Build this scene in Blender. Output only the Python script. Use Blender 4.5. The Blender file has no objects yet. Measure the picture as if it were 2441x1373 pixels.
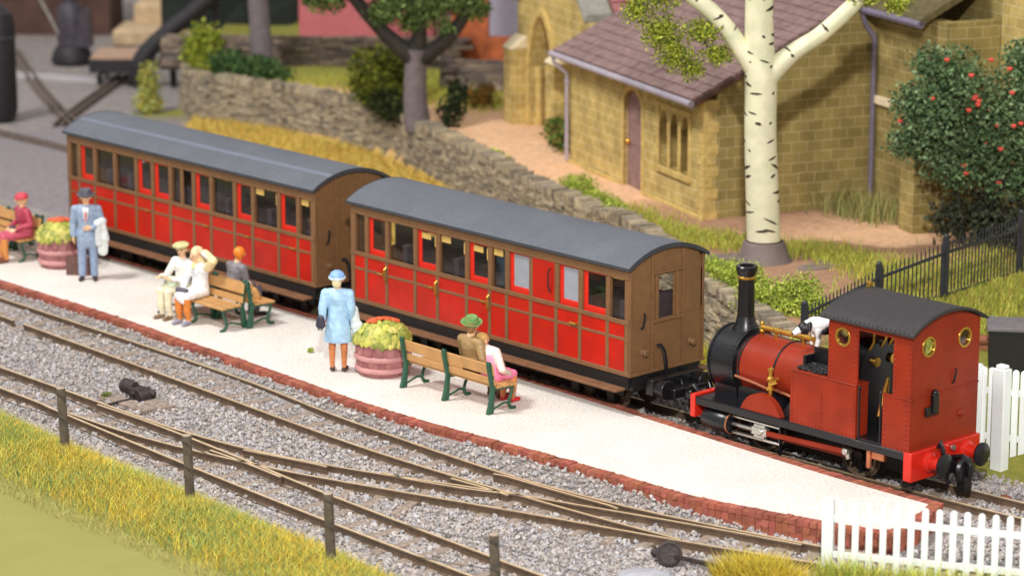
import bpy, math, random
import numpy as np
from mathutils import Vector, Matrix, Euler
random.seed(7)
rng = np.random.default_rng(7)
scn = bpy.context.scene
COL = scn.collection
R = math.radians

# ------------------------------------------------------------------ camera
cam_d = bpy.data.cameras.new("camera")
cam = bpy.data.objects.new("camera", cam_d)
COL.objects.link(cam)
scn.camera = cam
cam.location = (34.6756, -33.9243, 14.2058)
cam.rotation_euler = (1.3341, 0.0007, 0.8375)
cam_d.sensor_fit = 'HORIZONTAL'
cam_d.sensor_width = 36.0
cam_d.lens = 6969.57 / 2441.0 * 36.0
cam_d.clip_start = 1.0
cam_d.clip_end = 600.0
cam_d.dof.use_dof = True
cam_d.dof.focus_distance = 48.5
cam_d.dof.aperture_fstop = 0.48

# ------------------------------------------------------------------ light
world = bpy.data.worlds.new("World")
scn.world = world
world.use_nodes = True
bg = world.node_tree.nodes["Background"]
bg.inputs[0].default_value = (0.98, 0.98, 1.0, 1)
bg.inputs[1].default_value = 0.55

def area(name, loc, target, size, power, color):
    d = bpy.data.lights.new(name, 'AREA')
    d.shape = 'DISK'
    d.size = size
    d.energy = power
    d.color = color
    o = bpy.data.objects.new(name, d)
    COL.objects.link(o)
    o.location = loc
    o.rotation_euler = (Vector(target) - Vector(loc)).to_track_quat('-Z', 'Y').to_euler()
    return o
# hall lamps: the big one high on the left in front, a smaller one above the photographer
area("lamp_hall_high", (-22, -34, 66), (-4, 2, 0), 14.0, 38000, (1.0, 0.98, 0.95))
area("lamp_over_viewer", (38, -36, 31), (-3, 4, 1), 1.7, 25000, (1.0, 0.965, 0.92))
scn.view_settings.view_transform = 'Standard'
scn.view_settings.look = 'None'
scn.view_settings.exposure = 0.12
scn.view_settings.gamma = 1.0
scn.view_settings.use_curve_mapping = False
scn.cycles.max_bounces = 6
scn.cycles.transparent_max_bounces = 12
scn.cycles.use_denoising = True

# ------------------------------------------------------------------ helpers
def s2l(c):
    return tuple((x / 255.0 / 12.92) if x / 255.0 <= 0.04045 else ((x / 255.0 + 0.055) / 1.055) ** 2.4 for x in c)

def mat(name, rgb, rough=0.6, metal=0.0, var=0.12, scale=6.0, bump=0.0, bscale=40.0, spec=0.5, coat=0.0, attr=None, rgb2=None, detail=4.0, stain=0.0, sscale=0.8):
    """principled material; base colour varied by noise, optional bump, optional colour attribute"""
    m = bpy.data.materials.new(name)
    m.use_nodes = True
    nt = m.node_tree
    b = nt.nodes["Principled BSDF"]
    b.inputs["Roughness"].default_value = rough
    b.inputs["Metallic"].default_value = metal
    b.inputs["Specular IOR Level"].default_value = spec
    if coat:
        b.inputs["Coat Weight"].default_value = coat
        b.inputs["Coat Roughness"].default_value = 0.2
    tc = nt.nodes.new("ShaderNodeTexCoord")
    lin = s2l(rgb)
    n = nt.nodes.new("ShaderNodeTexNoise")
    n.inputs["Scale"].default_value = scale
    n.inputs["Detail"].default_value = detail
    nt.links.new(tc.outputs["Object"], n.inputs["Vector"])
    if attr:
        a = nt.nodes.new("ShaderNodeAttribute")
        a.attribute_name = attr
        base = a.outputs["Color"]
        if var:
            mp = nt.nodes.new("ShaderNodeMapRange")
            mp.inputs[1].default_value = 0.3
            mp.inputs[2].default_value = 0.7
            mp.inputs[3].default_value = 1 - var
            mp.inputs[4].default_value = 1 + var
            nt.links.new(n.outputs["Fac"], mp.inputs[0])
            mx = nt.nodes.new("ShaderNodeVectorMath")
            mx.operation = 'SCALE'
            nt.links.new(base, mx.inputs[0])
            nt.links.new(mp.outputs[0], mx.inputs["Scale"])
            base = mx.outputs[0]
        nt.links.new(base, b.inputs["Base Color"])
    else:
        r = nt.nodes.new("ShaderNodeValToRGB")
        c2 = s2l(rgb2) if rgb2 else tuple(min(1, x * (1 + var)) for x in lin)
        c1 = lin if rgb2 else tuple(x * (1 - var) for x in lin)
        r.color_ramp.elements[0].color = (*c1, 1)
        r.color_ramp.elements[1].color = (*c2, 1)
        r.color_ramp.elements[0].position = 0.33
        r.color_ramp.elements[1].position = 0.67
        nt.links.new(n.outputs["Fac"], r.inputs[0])
        nt.links.new(r.outputs[0], b.inputs["Base Color"])
    if stain:
        src = b.inputs["Base Color"].links[0].from_socket
        n5 = nt.nodes.new("ShaderNodeTexNoise"); n5.inputs["Scale"].default_value = sscale; n5.inputs["Detail"].default_value = 9; n5.inputs["Roughness"].default_value = 0.65
        nt.links.new(tc.outputs["Object"], n5.inputs["Vector"])
        m5 = nt.nodes.new("ShaderNodeMapRange"); m5.inputs[1].default_value = 0.38; m5.inputs[2].default_value = 0.62; m5.inputs[3].default_value = 1 - stain; m5.inputs[4].default_value = 1.0
        nt.links.new(n5.outputs["Fac"], m5.inputs[0])
        v5 = nt.nodes.new("ShaderNodeVectorMath"); v5.operation = 'SCALE'
        nt.links.new(src, v5.inputs[0]); nt.links.new(m5.outputs[0], v5.inputs["Scale"]); nt.links.new(v5.outputs[0], b.inputs["Base Color"])
        m6 = nt.nodes.new("ShaderNodeMapRange"); m6.inputs[1].default_value = 0.3; m6.inputs[2].default_value = 0.7; m6.inputs[3].default_value = min(1, rough + 0.15); m6.inputs[4].default_value = max(0.1, rough - 0.08)
        nt.links.new(n5.outputs["Fac"], m6.inputs[0]); nt.links.new(m6.outputs[0], b.inputs["Roughness"])
    if bump:
        n2 = nt.nodes.new("ShaderNodeTexNoise")
        n2.inputs["Scale"].default_value = bscale
        n2.inputs["Detail"].default_value = 5
        nt.links.new(tc.outputs["Object"], n2.inputs["Vector"])
        bp = nt.nodes.new("ShaderNodeBump")
        bp.inputs["Strength"].default_value = bump
        bp.inputs["Distance"].default_value = 0.03
        nt.links.new(n2.outputs["Fac"], bp.inputs["Height"])
        nt.links.new(bp.outputs[0], b.inputs["Normal"])
    return m

def brick_mat(name, c1, c2, mortar, bw, bh, ms=0.012, rough=0.85, bump=0.6, noise=0.35, offset=0.5, squash=None):
    """masonry on the local x,z plane"""
    m = bpy.data.materials.new(name)
    m.use_nodes = True
    nt = m.node_tree
    L = nt.links.new
    b = nt.nodes["Principled BSDF"]
    b.inputs["Roughness"].default_value = rough
    b.inputs["Specular IOR Level"].default_value = 0.3
    tc = nt.nodes.new("ShaderNodeTexCoord")
    sp = nt.nodes.new("ShaderNodeSeparateXYZ")
    L(tc.outputs["Object"], sp.inputs[0])
    ad = nt.nodes.new("ShaderNodeMath"); ad.operation = 'ADD'
    L(sp.outputs[0], ad.inputs[0]); L(sp.outputs[1], ad.inputs[1])
    cb = nt.nodes.new("ShaderNodeCombineXYZ")
    L(ad.outputs[0], cb.inputs[0]); L(sp.outputs[2], cb.inputs[1])
    nz = nt.nodes.new("ShaderNodeTexNoise")
    nz.inputs["Scale"].default_value = 5.0
    L(tc.outputs["Object"], nz.inputs["Vector"])
    vm = nt.nodes.new("ShaderNodeVectorMath"); vm.operation = 'MULTIPLY_ADD'
    vm.inputs[1].default_value = (0.05, 0.05, 0)
    L(nz.outputs["Color"], vm.inputs[0]); L(cb.outputs[0], vm.inputs[2])
    br = nt.nodes.new("ShaderNodeTexBrick")
    br.offset = offset
    br.inputs["Scale"].default_value = 1.0
    br.inputs["Brick Width"].default_value = bw
    br.inputs["Row Height"].default_value = bh
    br.inputs["Mortar Size"].default_value = ms
    br.inputs["Mortar Smooth"].default_value = 0.4
    br.inputs["Color1"].default_value = (*s2l(c1), 1)
    br.inputs["Color2"].default_value = (*s2l(c2), 1)
    br.inputs["Mortar"].default_value = (*s2l(mortar), 1)
    L(vm.outputs[0], br.inputs["Vector"])
    n3 = nt.nodes.new("ShaderNodeTexNoise")
    n3.inputs["Scale"].default_value = 2.2
    n3.inputs["Detail"].default_value = 8
    L(tc.outputs["Object"], n3.inputs["Vector"])
    mr = nt.nodes.new("ShaderNodeMapRange")
    mr.inputs[1].default_value = 0.3; mr.inputs[2].default_value = 0.7
    mr.inputs[3].default_value = 1 - noise; mr.inputs[4].default_value = 1 + noise
    L(n3.outputs["Fac"], mr.inputs[0])
    mx = nt.nodes.new("ShaderNodeVectorMath"); mx.operation = 'SCALE'
    L(br.outputs["Color"], mx.inputs[0]); L(mr.outputs[0], mx.inputs["Scale"])
    L(mx.outputs[0], b.inputs["Base Color"])
    n4 = nt.nodes.new("ShaderNodeTexNoise")
    n4.inputs["Scale"].default_value = 30
    L(tc.outputs["Object"], n4.inputs["Vector"])
    mm = nt.nodes.new("ShaderNodeMath"); mm.operation = 'MULTIPLY_ADD'
    mm.inputs[1].default_value = -1.0
    L(br.outputs["Fac"], mm.inputs[0]); L(n4.outputs["Fac"], mm.inputs[2])
    bp = nt.nodes.new("ShaderNodeBump")
    bp.inputs["Strength"].default_value = bump
    bp.inputs["Distance"].default_value = 0.03
    L(mm.outputs[0], bp.inputs["Height"])
    L(bp.outputs[0], b.inputs["Normal"])
    return m

def glass_mat(name, tint=(0.93, 0.94, 0.95)):
    m = bpy.data.materials.new(name)
    m.use_nodes = True
    nt = m.node_tree
    nt.nodes.remove(nt.nodes["Principled BSDF"])
    out = nt.nodes["Material Output"]
    t = nt.nodes.new("ShaderNodeBsdfTransparent")
    t.inputs[0].default_value = (*tint, 1)
    g = nt.nodes.new("ShaderNodeBsdfGlossy")
    g.inputs["Roughness"].default_value = 0.08
    lw = nt.nodes.new("ShaderNodeLayerWeight")
    lw.inputs[0].default_value = 0.35
    pw_ = nt.nodes.new("ShaderNodeMath"); pw_.operation = 'POWER'; pw_.inputs[1].default_value = 3.0
    nt.links.new(lw.outputs["Facing"], pw_.inputs[0])
    f = nt.nodes.new("ShaderNodeMath"); f.operation = 'MULTIPLY_ADD'; f.inputs[1].default_value = 0.6; f.inputs[2].default_value = 0.05
    nt.links.new(pw_.outputs[0], f.inputs[0])
    mx = nt.nodes.new("ShaderNodeMixShader")
    nt.links.new(f.outputs[0], mx.inputs[0])
    nt.links.new(t.outputs[0], mx.inputs[1])
    nt.links.new(g.outputs[0], mx.inputs[2])
    nt.links.new(mx.outputs[0], out.inputs["Surface"])
    return m

class MB:
    """collects shapes and links them as one mesh object"""
    def __init__(s):
        s.v = []; s.f = []; s.m = []
    def add(s, vs, fs, m=0, M=None):
        o = len(s.v)
        if M is not None:
            vs = [tuple(M @ Vector(p)) for p in vs]
        s.v.extend([tuple(p) for p in vs])
        s.f.extend([tuple(i + o for i in f) for f in fs])
        s.m.extend([m] * len(fs))
        return s
    def box(s, x0, x1, y0, y1, z0, z1, m=0, M=None):
        vs = [(x0,y0,z0),(x1,y0,z0),(x1,y1,z0),(x0,y1,z0),(x0,y0,z1),(x1,y0,z1),(x1,y1,z1),(x0,y1,z1)]
        return s.add(vs, [(0,3,2,1),(4,5,6,7),(0,1,5,4),(1,2,6,5),(2,3,7,6),(3,0,4,7)], m, M)
    def bar(s, p0, p1, w, h, m=0):
        """box beam between two points; w across, h in the up-ish direction"""
        p0, p1 = Vector(p0), Vector(p1)
        d = p1 - p0
        q = d.to_track_quat('X', 'Z').to_matrix().to_4x4()
        return s.box(0, d.length, -w/2, w/2, -h/2, h/2, m, Matrix.Translation(p0) @ q)
    def cyl(s, p0, p1, r0, r1=None, n=12, m=0, caps=True):
        r1 = r0 if r1 is None else r1
        return s.tube([p0, p1], [r0, r1], n, m, caps)
    def tube(s, path, r, n=8, m=0, caps=True):
        P = [Vector(p) for p in path]
        rr = r if isinstance(r, (list, tuple)) else [r] * len(P)
        vs = []; fs = []
        up = None
        for i, p in enumerate(P):
            t = (P[min(i+1, len(P)-1)] - P[max(i-1, 0)]).normalized()
            if up is None:
                up = Vector((0,0,1)) if abs(t.z) < 0.9 else Vector((1,0,0))
            a = t.cross(up).normalized(); up = a.cross(t).normalized()
            for k in range(n):
                an = 2*math.pi*k/n
                vs.append(p + (a*math.cos(an) + up*math.sin(an)) * rr[i])
        for i in range(len(P)-1):
            for k in range(n):
                k2 = (k+1) % n
                fs.append((i*n+k, i*n+k2, (i+1)*n+k2, (i+1)*n+k))
        if caps:
            fs.append(tuple(reversed(range(n))))
            fs.append(tuple((len(P)-1)*n + k for k in range(n)))
        return s.add(vs, fs, m)
    def lathe(s, prof, n=20, m=0, M=None, cap=True):
        vs = []; fs = []
        for r, z in prof:
            for k in range(n):
                a = 2*math.pi*k/n
                vs.append((r*math.cos(a), r*math.sin(a), z))
        for i in range(len(prof)-1):
            for k in range(n):
                k2 = (k+1) % n
                fs.append((i*n+k, i*n+k2, (i+1)*n+k2, (i+1)*n+k))
        if cap:
            fs.append(tuple(reversed(range(n))))
            fs.append(tuple((len(prof)-1)*n+k for k in range(n)))
        return s.add(vs, fs, m, M)
    def prism(s, poly, axis, lo, hi, m=0, M=None):
        """poly of (a,b) pairs extruded along axis: x -> (lo,a,b), y -> (a,lo,b), z -> (a,b,lo)"""
        def P(a, b, c):
            return {'x': (c, a, b), 'y': (a, c, b), 'z': (a, b, c)}[axis]
        n = len(poly)
        vs = [P(a, b, lo) for a, b in poly] + [P(a, b, hi) for a, b in poly]
        fs = [tuple(range(n)), tuple(reversed(range(n, 2*n)))] + [(i, i+n, (i+1) % n + n, (i+1) % n) for i in range(n)]
        return s.add(vs, fs, m, M)
    def ring_plate(s, outer, inner, axis, lo, hi, m=0, M=None):
        """plate with a hole: outer and inner loops with the same number of points"""
        def P(a, b, c):
            return {'x': (c, a, b), 'y': (a, c, b), 'z': (a, b, c)}[axis]
        n = len(outer)
        vs = [P(*p, lo) for p in outer] + [P(*p, lo) for p in inner] + [P(*p, hi) for p in outer] + [P(*p, hi) for p in inner]
        fs = []
        for i in range(n):
            j = (i+1) % n
            fs += [(i, j, n+j, n+i), (2*n+i, 3*n+i, 3*n+j, 2*n+j), (i, 2*n+i, 2*n+j, j), (n+i, n+j, 3*n+j, 3*n+i)]
        return s.add(vs, fs, m, M)
    def sphere(s, c, r, m=0, n=10, M=None):
        rx, ry, rz = r if isinstance(r, (tuple, list)) else (r, r, r)
        k = max(4, n // 2 + 1)
        vs = []; fs = []
        for i in range(1, k):
            th = math.pi * i / k
            for j in range(n):
                a = 2*math.pi*j/n
                vs.append((c[0]+rx*math.sin(th)*math.cos(a), c[1]+ry*math.sin(th)*math.sin(a), c[2]+rz*math.cos(th)))
        t = len(vs); vs += [(c[0], c[1], c[2]+rz), (c[0], c[1], c[2]-rz)]
        for i in range(k-2):
            for j in range(n):
                j2 = (j+1) % n
                fs.append((i*n+j, (i+1)*n+j, (i+1)*n+j2, i*n+j2))
        for j in range(n):
            j2 = (j+1) % n
            fs.append((t, j, j2)); fs.append((t+1, (k-2)*n+j2, (k-2)*n+j))
        return s.add(vs, fs, m, M)
    def build(s, name, mats, parent=None, bevel=0.0, angle=38, loc=None):
        me = bpy.data.meshes.new(name)
        me.from_pydata(s.v, [], s.f)
        if not isinstance(mats, (list, tuple)):
            mats = [mats]
        for m in mats:
            me.materials.append(m)
        me.polygons.foreach_set("material_index", s.m)
        return finish(name, me, parent, bevel, angle, loc)

def finish(name, me, parent=None, bevel=0.0, angle=38, loc=None):
    import bmesh
    if len(me.polygons) < 60000:
        bm = bmesh.new(); bm.from_mesh(me)
        bmesh.ops.recalc_face_normals(bm, faces=bm.faces)
        bm.to_mesh(me); bm.free()
    me.polygons.foreach_set("use_smooth", [True] * len(me.polygons))
    me.set_sharp_from_angle(angle=R(angle))
    me.update()
    o = bpy.data.objects.new(name, me)
    COL.objects.link(o)
    if parent is not None:
        o.parent = parent
    if loc is not None:
        o.location = loc
    if bevel:
        b = o.modifiers.new("bevel", 'BEVEL')
        b.width = bevel; b.segments = 2; b.limit_method = 'ANGLE'; b.angle_limit = R(40)
    return o

def big_mesh(name, V, F, mats, midx=None, colors=None, smooth=False, parent=None):
    """large numpy mesh; F is (n,3) or (n,4); colors are per-vertex linear rgb"""
    me = bpy.data.meshes.new(name)
    V = np.asarray(V, np.float32); F = np.asarray(F, np.int32)
    k = F.shape[1]
    me.vertices.add(len(V)); me.vertices.foreach_set("co", V.ravel())
    me.loops.add(F.size); me.loops.foreach_set("vertex_index", F.ravel())
    me.polygons.add(len(F))
    me.polygons.foreach_set("loop_start", np.arange(0, F.size, k, dtype=np.int32))
    me.polygons.foreach_set("loop_total", np.full(len(F), k, np.int32))
    for m in (mats if isinstance(mats, (list, tuple)) else [mats]):
        me.materials.append(m)
    if midx is not None:
        me.polygons.foreach_set("material_index", np.asarray(midx, np.int32))
    me.polygons.foreach_set("use_smooth", np.full(len(F), smooth))
    if colors is not None:
        a = me.color_attributes.new("Col", 'FLOAT_COLOR', 'POINT')
        c = np.ones((len(V), 4), np.float32); c[:, :3] = colors
        a.data.foreach_set("color", c.ravel())
    me.validate(); me.update()
    o = bpy.data.objects.new(name, me)
    COL.objects.link(o)
    if parent is not None:
        o.parent = parent
    return o

def tag(o, label=None, cat=None, group=None, kind=None):
    if label: o["label"] = label
    if cat: o["category"] = cat
    if group: o["group"] = group
    if kind: o["kind"] = kind
    return o

def thing(name, label, cat, loc=(0, 0, 0), rz=0.0, group=None):
    o = bpy.data.objects.new(name, None)
    o.empty_display_size = 0.2
    COL.objects.link(o)
    o.location = loc; o.rotation_euler = (0, 0, rz)
    if name in ('person', 'folded_coat', 'pale_coat', 'handbag', 'clutch_bag', 'lap_bag'): o.scale = (1.2, 1.2, 1.06)
    if name == 'platform_bench': o.scale = (1, 1.06, 1.05)
    if name == 'dog': o.scale = (1.45, 1.45, 1.35)
    return tag(o, label, cat, group)

def copy_tree(o, parent=None):
    c = o.copy(); COL.objects.link(c)
    if parent is not None: c.parent = parent
    for ch in o.children:
        copy_tree(ch, c)
    return c

def resample(pts, step=0.25):
    """Catmull-Rom through points, resampled"""
    P = [np.array(p, float) for p in pts]
    P = [2*P[0]-P[1]] + P + [2*P[-1]-P[-2]]
    out = []
    for i in range(1, len(P)-2):
        n = max(1, int(np.linalg.norm(P[i+1]-P[i]) / step))
        for k in range(n):
            t = k/n
            out.append(0.5*((2*P[i]) + (-P[i-1]+P[i+1])*t + (2*P[i-1]-5*P[i]+4*P[i+1]-P[i+2])*t*t + (-P[i-1]+3*P[i]-3*P[i+1]+P[i+2])*t**3))
    out.append(P[-2])
    return np.array(out)

def rand_rot(n):
    q = rng.normal(size=(n, 4)); q /= np.linalg.norm(q, axis=1)[:, None]
    w, x, y, z = q.T
    return np.stack([np.stack([1-2*(y*y+z*z), 2*(x*y-z*w), 2*(x*z+y*w)], 1),
                     np.stack([2*(x*y+z*w), 1-2*(x*x+z*z), 2*(y*z-x*w)], 1),
                     np.stack([2*(x*z-y*w), 2*(y*z+x*w), 1-2*(x*x+y*y)], 1)], 1)

PAL = lambda *cs: np.array([s2l(c) for c in cs])

def foliage(name, blobs, leaf, n_per, pal, m, parent=None, flat=0.0, shell=0.55):
    """leaf clumps: blobs = [(cx,cy,cz,rx,ry,rz)], many small leaf faces in each blob's volume"""
    Vs = []; Fs = []; Cs = []; o = 0
    for (cx, cy, cz, rx, ry, rz) in blobs:
        n = int(n_per * max(0.3, (rx*ry + ry*rz + rx*rz) / 3 / 0.16))
        d = rng.normal(size=(n, 3)); d /= np.linalg.norm(d, axis=1)[:, None]
        lump = 1 + 0.16*np.sin(5*d[:, 0]+cx*7) * np.sin(6*d[:, 1]+cy*5) + 0.1*np.sin(9*d[:, 2]+cz*3 + 4*d[:, 0])
        rad = (shell + (1-shell)*rng.random(n)) * lump
        c = np.array([cx, cy, cz]) + d*np.array([rx, ry, rz])*rad[:, None]
        s = leaf*(0.55+0.9*rng.random(n))
        M = rand_rot(n)
        base = np.array([[-1, 0, 0], [0, -0.55, 0.12], [1, 0, 0], [0, 0.55, 0.12]])
        v = np.einsum('nij,kj->nki', M, base)*s[:, None, None] + c[:, None, :]
        Vs.append(v.reshape(-1, 3))
        Fs.append(np.arange(n*4).reshape(n, 4) + o); o += n*4
        ci = pal[rng.integers(0, len(pal), n)] * (0.75+0.5*rng.random(n))[:, None]
        Cs.append(np.repeat(ci, 4, axis=0))
    return big_mesh(name, np.concatenate(Vs), np.concatenate(Fs), m, colors=np.concatenate(Cs), parent=parent)

def blades(name, P, h, w, pal, m, lean=0.5, parent=None):
    """grass blades: P (n,3) roots"""
    n = len(P)
    a = rng.random(n)*2*np.pi
    hh = h*(0.5+0.8*rng.random(n))
    ln = lean*hh*(0.2+rng.random(n))
    dx = np.stack([np.cos(a), np.sin(a), np.zeros(n)], 1)
    b = a + np.pi/2 + rng.normal(size=n)*0.6
    wx = np.stack([np.cos(b), np.sin(b), np.zeros(n)], 1)*(w*(0.6+0.8*rng.random(n)))[:, None]/2
    up = np.array([0, 0, 1.0])
    mid = P + dx*(ln*0.35)[:, None] + up*(hh*0.6)[:, None]
    tip = P + dx*ln[:, None] + up*hh[:, None]
    V = np.stack([P-wx, P+wx, mid+wx*0.7, mid-wx*0.7, tip], 1).reshape(-1, 3)
    i = np.arange(n)[:, None]*5
    F = np.concatenate([i+np.array([[0, 1, 2]]), i+np.array([[0, 2, 3]]), i+np.array([[3, 2, 4]])])
    c = pal[rng.integers(0, len(pal), n)]*(0.75+0.5*rng.random(n))[:, None]
    return big_mesh(name, V, F, m, colors=np.repeat(c, 5, axis=0), parent=parent)

def fbm(x, y, s=1.0, seed=0):
    """cheap smooth pseudo-noise, about -1..1"""
    r = np.random.default_rng(seed); v = 0; a = 1.0; f = s
    for _ in range(4):
        p = r.random(4)*6.28; q = r.normal(size=4)
        v = v + a*0.5*(np.sin(f*(x*q[0]+y*q[1])*1.6+p[0]) + np.sin(f*(x*q[2]+y*q[3])*1.6+p[1]))
        a *= 0.55; f *= 1.9
    return v/1.5

# ------------------------------------------------------------------ materials
m_ground = mat("ground_dirt", (158, 150, 146), 0.95, var=0.25, scale=3, rgb2=(134, 126, 121), bump=0.8, bscale=18, spec=0.2, detail=9)
m_stone = mat("ballast_stone", (180, 172, 168), 0.9, var=0.18, scale=9, attr="Col", spec=0.25)
m_leafy = mat("leaf_flock", (90, 110, 40), 0.9, var=0.0, attr="Col", spec=0.15)
m_grass = mat("grass_blade", (150, 150, 50), 0.8, var=0.0, attr="Col", spec=0.2)
m_terrain = mat("terrain_soil", (190, 150, 110), 0.95, var=0.16, scale=7, attr="Col", spec=0.15, bump=0.5, bscale=25, detail=8)
m_olive = mat("bank_olive", (146, 142, 82), 0.95, var=0.03, scale=1.5, spec=0.1)
m_rail = mat("rail_side_rust", (98, 80, 64), 0.65, var=0.2, scale=8, spec=0.4)
m_railtop = mat("rail_top_steel", (216, 190, 150), 0.30, metal=0.15, var=0.12, scale=5)
m_sleeper = mat("sleeper_wood", (150, 134, 122), 0.9, var=0.3, scale=12, bump=0.4, bscale=30, spec=0.2)
m_paving = mat("platform_gravel", (250, 246, 240), 0.95, var=0.03, scale=26, rgb2=(222, 210, 198), bump=0.9, bscale=30, spec=0.15, detail=7, stain=0.10, sscale=0.9)
m_brick = mat("brick_red", (178, 92, 66), 0.85, var=0.22, scale=5, bump=0.3, bscale=30, spec=0.25, attr="Col")
m_mortar = mat("brick_joint", (120, 70, 56), 0.95, var=0.2, spec=0.1)

# ------------------------------------------------------------------ ground sheet
g = MB()
g.add([(-150, -60, 0), (60, -60, 0), (60, 160, 0), (-150, 160, 0)], [(0, 1, 2, 3)])
o = g.build("ground", m_ground); o.location.z = -0.06
tag(o, kind="structure")

# ------------------------------------------------------------------ rails
RAILS = {
 'a': [(-20, -3.02), (-12, -3.06), (-6.94, -3.15), (-3.68, -3.40), (0.3, -3.50), (2.5, -3.34), (4.33, -3.02), (6.58, -2.44), (7.65, -2.0), (9.45, -1.11), (12, 0.3)],
 'b': [(-12.97, -3.88), (-7.8, -4.06), (-2.49, -4.26), (0.71, -4.17), (1.6, -4.09), (2.6, -4.02), (3.8, -3.9), (5.0, -3.76)],
 'b0': [(-20, -3.72), (-16, -3.78), (-13.35, -3.87)],
 'c': [(-20, -6.02), (-9, -5.97), (-6.5, -5.98), (-4.8, -5.94), (-3, -5.7), (-1.29, -5.22), (-0.2, -4.82), (0.97, -4.34), (2.4, -3.84), (4.48, -3.15), (6.4, -2.58)],
 'd': [(-7.2, -6.76), (-5.5, -6.70), (-4.09, -6.52), (-2.2, -6.14), (-0.7, -5.70), (2.64, -4.57), (5.03, -3.8), (7.12, -3.04), (9, -2.1), (12, -0.5)],
 'e': [(-20, -6.72), (-9.3, -6.75), (-7.27, -6.83), (-3.34, -7.03), (0.58, -7.17), (4.18, -7.22), (11, -7.3)],
 'f': [(-7.2, -6.07), (-5.8, -6.05), (-4.46, -6.08), (-2.33, -6.19), (-0.65, -6.30), (3.56, -6.42), (4.94, -6.44), (11, -6.5)],
 'k1': [(0.62, -3.66), (0.8, -3.60), (2.0, -3.52), (3.1, -3.42), (3.3, -3.44)],
 'k2': [(-3.2, -5.86), (-3.05, -5.82), (-2.3, -5.62), (-1.65, -5.45), (-1.5, -5.44)],
 'w1': [(-3.6, -6.26), (-3.0, -6.25), (-2.3, -6.27), (-1.6, -6.31)],
 'w2': [(-0.7, -4.92), (-0.2, -4.86), (0.8, -4.52), (1.4, -4.24)],
 'w3': [(0.3, -4.30), (1.0, -4.24), (1.6, -4.22)],
}
def rail_mesh(pts, ht=0.10, head=0.062, z0=-0.05):
    P = resample(pts, 0.3)
    T = np.gradient(P, axis=0); T /= np.linalg.norm(T, axis=1)[:, None]
    Nn = np.stack([-T[:, 1], T[:, 0]], 1)
    prof = [(-0.075, z0), (-0.075, z0+0.018), (-0.016, z0+0.035), (-0.016, ht-0.045), (-head/2, ht-0.03), (-head/2, ht-0.008), (-head/2+0.008, ht),
            (head/2-0.008, ht), (head/2, ht-0.008), (head/2, ht-0.03), (0.016, ht-0.045), (0.016, z0+0.035), (0.075, z0+0.018), (0.075, z0)]
    k = len(prof); vs = []; fs = []; ms = []
    for i in range(len(P)):
        for (u, z) in prof:
            vs.append((P[i, 0]+Nn[i, 0]*u, P[i, 1]+Nn[i, 1]*u, z))
    mb = MB()
    mb.v = vs
    for i in range(len(P)-1):
        for j in range(k-1):
            mb.f.append((i*k+j, (i+1)*k+j, (i+1)*k+j+1, i*k+j+1)); mb.m.append(1 if j == 6 else 0)
    mb.f += [tuple(range(k)), tuple(range((len(P)-1)*k+k-1, (len(P)-1)*k-1, -1))]; mb.m += [0, 0]
    return mb
def rail(key, parent, name="rail", ht=0.10):
    return rail_mesh(RAILS[key], ht).build(name, [m_rail, m_railtop], parent, angle=25)

sl = MB(); sl.box(-0.09, 0.09, -0.66, 0.66, -0.10, 0.012)
proto_sleeper_mesh = None
SLEEPERS = []
def sleepers(parent, line, step, half=0.62, x0=-1e9, x1=1e9):
    """one sleeper object every step along a centre line"""
    global proto_sleeper_mesh
    P = resample(line, 0.05)
    d = np.r_[0, np.cumsum(np.linalg.norm(np.diff(P, axis=0), axis=1))]
    for s in np.arange(0.2, d[-1], step):
        i = min(len(P)-2, np.searchsorted(d, s))
        p = P[i]; t = P[i+1]-P[i]
        if not (x0 < p[0] < x1): continue
        if proto_sleeper_mesh is None:
            o = sl.build("sleeper", m_sleeper, parent); proto_sleeper_mesh = o.data
        else:
            o = bpy.data.objects.new("sleeper", proto_sleeper_mesh); COL.objects.link(o); o.parent = parent
        o.location = (p[0], p[1], -0.032+random.uniform(0.0, 0.012))
        o.rotation_euler = (0, 0, math.atan2(t[1], t[0])+random.uniform(-.02, .02))
        o.scale = (1, half/0.66, 1)
        SLEEPERS.append((p[0], p[1], math.atan2(t[1], t[0]), half))

tr = thing("railway_track", "rusty-sided single track in grey ballast running along the brick front edge of the platform", "railway track")
rail('a', tr); rail('b', tr); rail('b0', tr)
mid = lambda A, B: [((p[0]+q[0])/2, (p[1]+q[1])/2) for p, q in zip(A, B)]
sleepers(tr, [(-19, -3.4), (-12, -3.45), (-7, -3.6), (-2.5, -3.84), (0.5, -3.84), (2.5, -3.72)], 0.62)
tr2 = thing("railway_turnout", "front track with two crossing points, splitting beside the wire fence and joining the platform line", "turnout")
for k in 'cdef': rail(k, tr2)
for k in ('k1', 'k2'): rail(k, tr2, "check_rail", 0.115)
for k in ('w1', 'w2', 'w3'): rail(k, tr2, "wing_rail")
sleepers(tr2, [(-19, -6.37), (-9, -6.36), (-5.5, -6.4)], 0.62)
sleepers(tr2, [(-5.2, -6.4), (-3, -6.4), (-1, -6.2)], 0.6, 0.85)
sleepers(tr2, [(-0.7, -5.95), (1.0, -5.1)], 0.6, 0.75, )
sleepers(tr2, [(-0.6, -6.75), (4, -6.82), (10, -6.9)], 0.62)
sleepers(tr2, [(1.4, -4.55), (3, -3.95), (5, -3.4), (7.2, -2.7), (9, -1.7), (11, -.6)], 0.6, 0.8)

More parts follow.
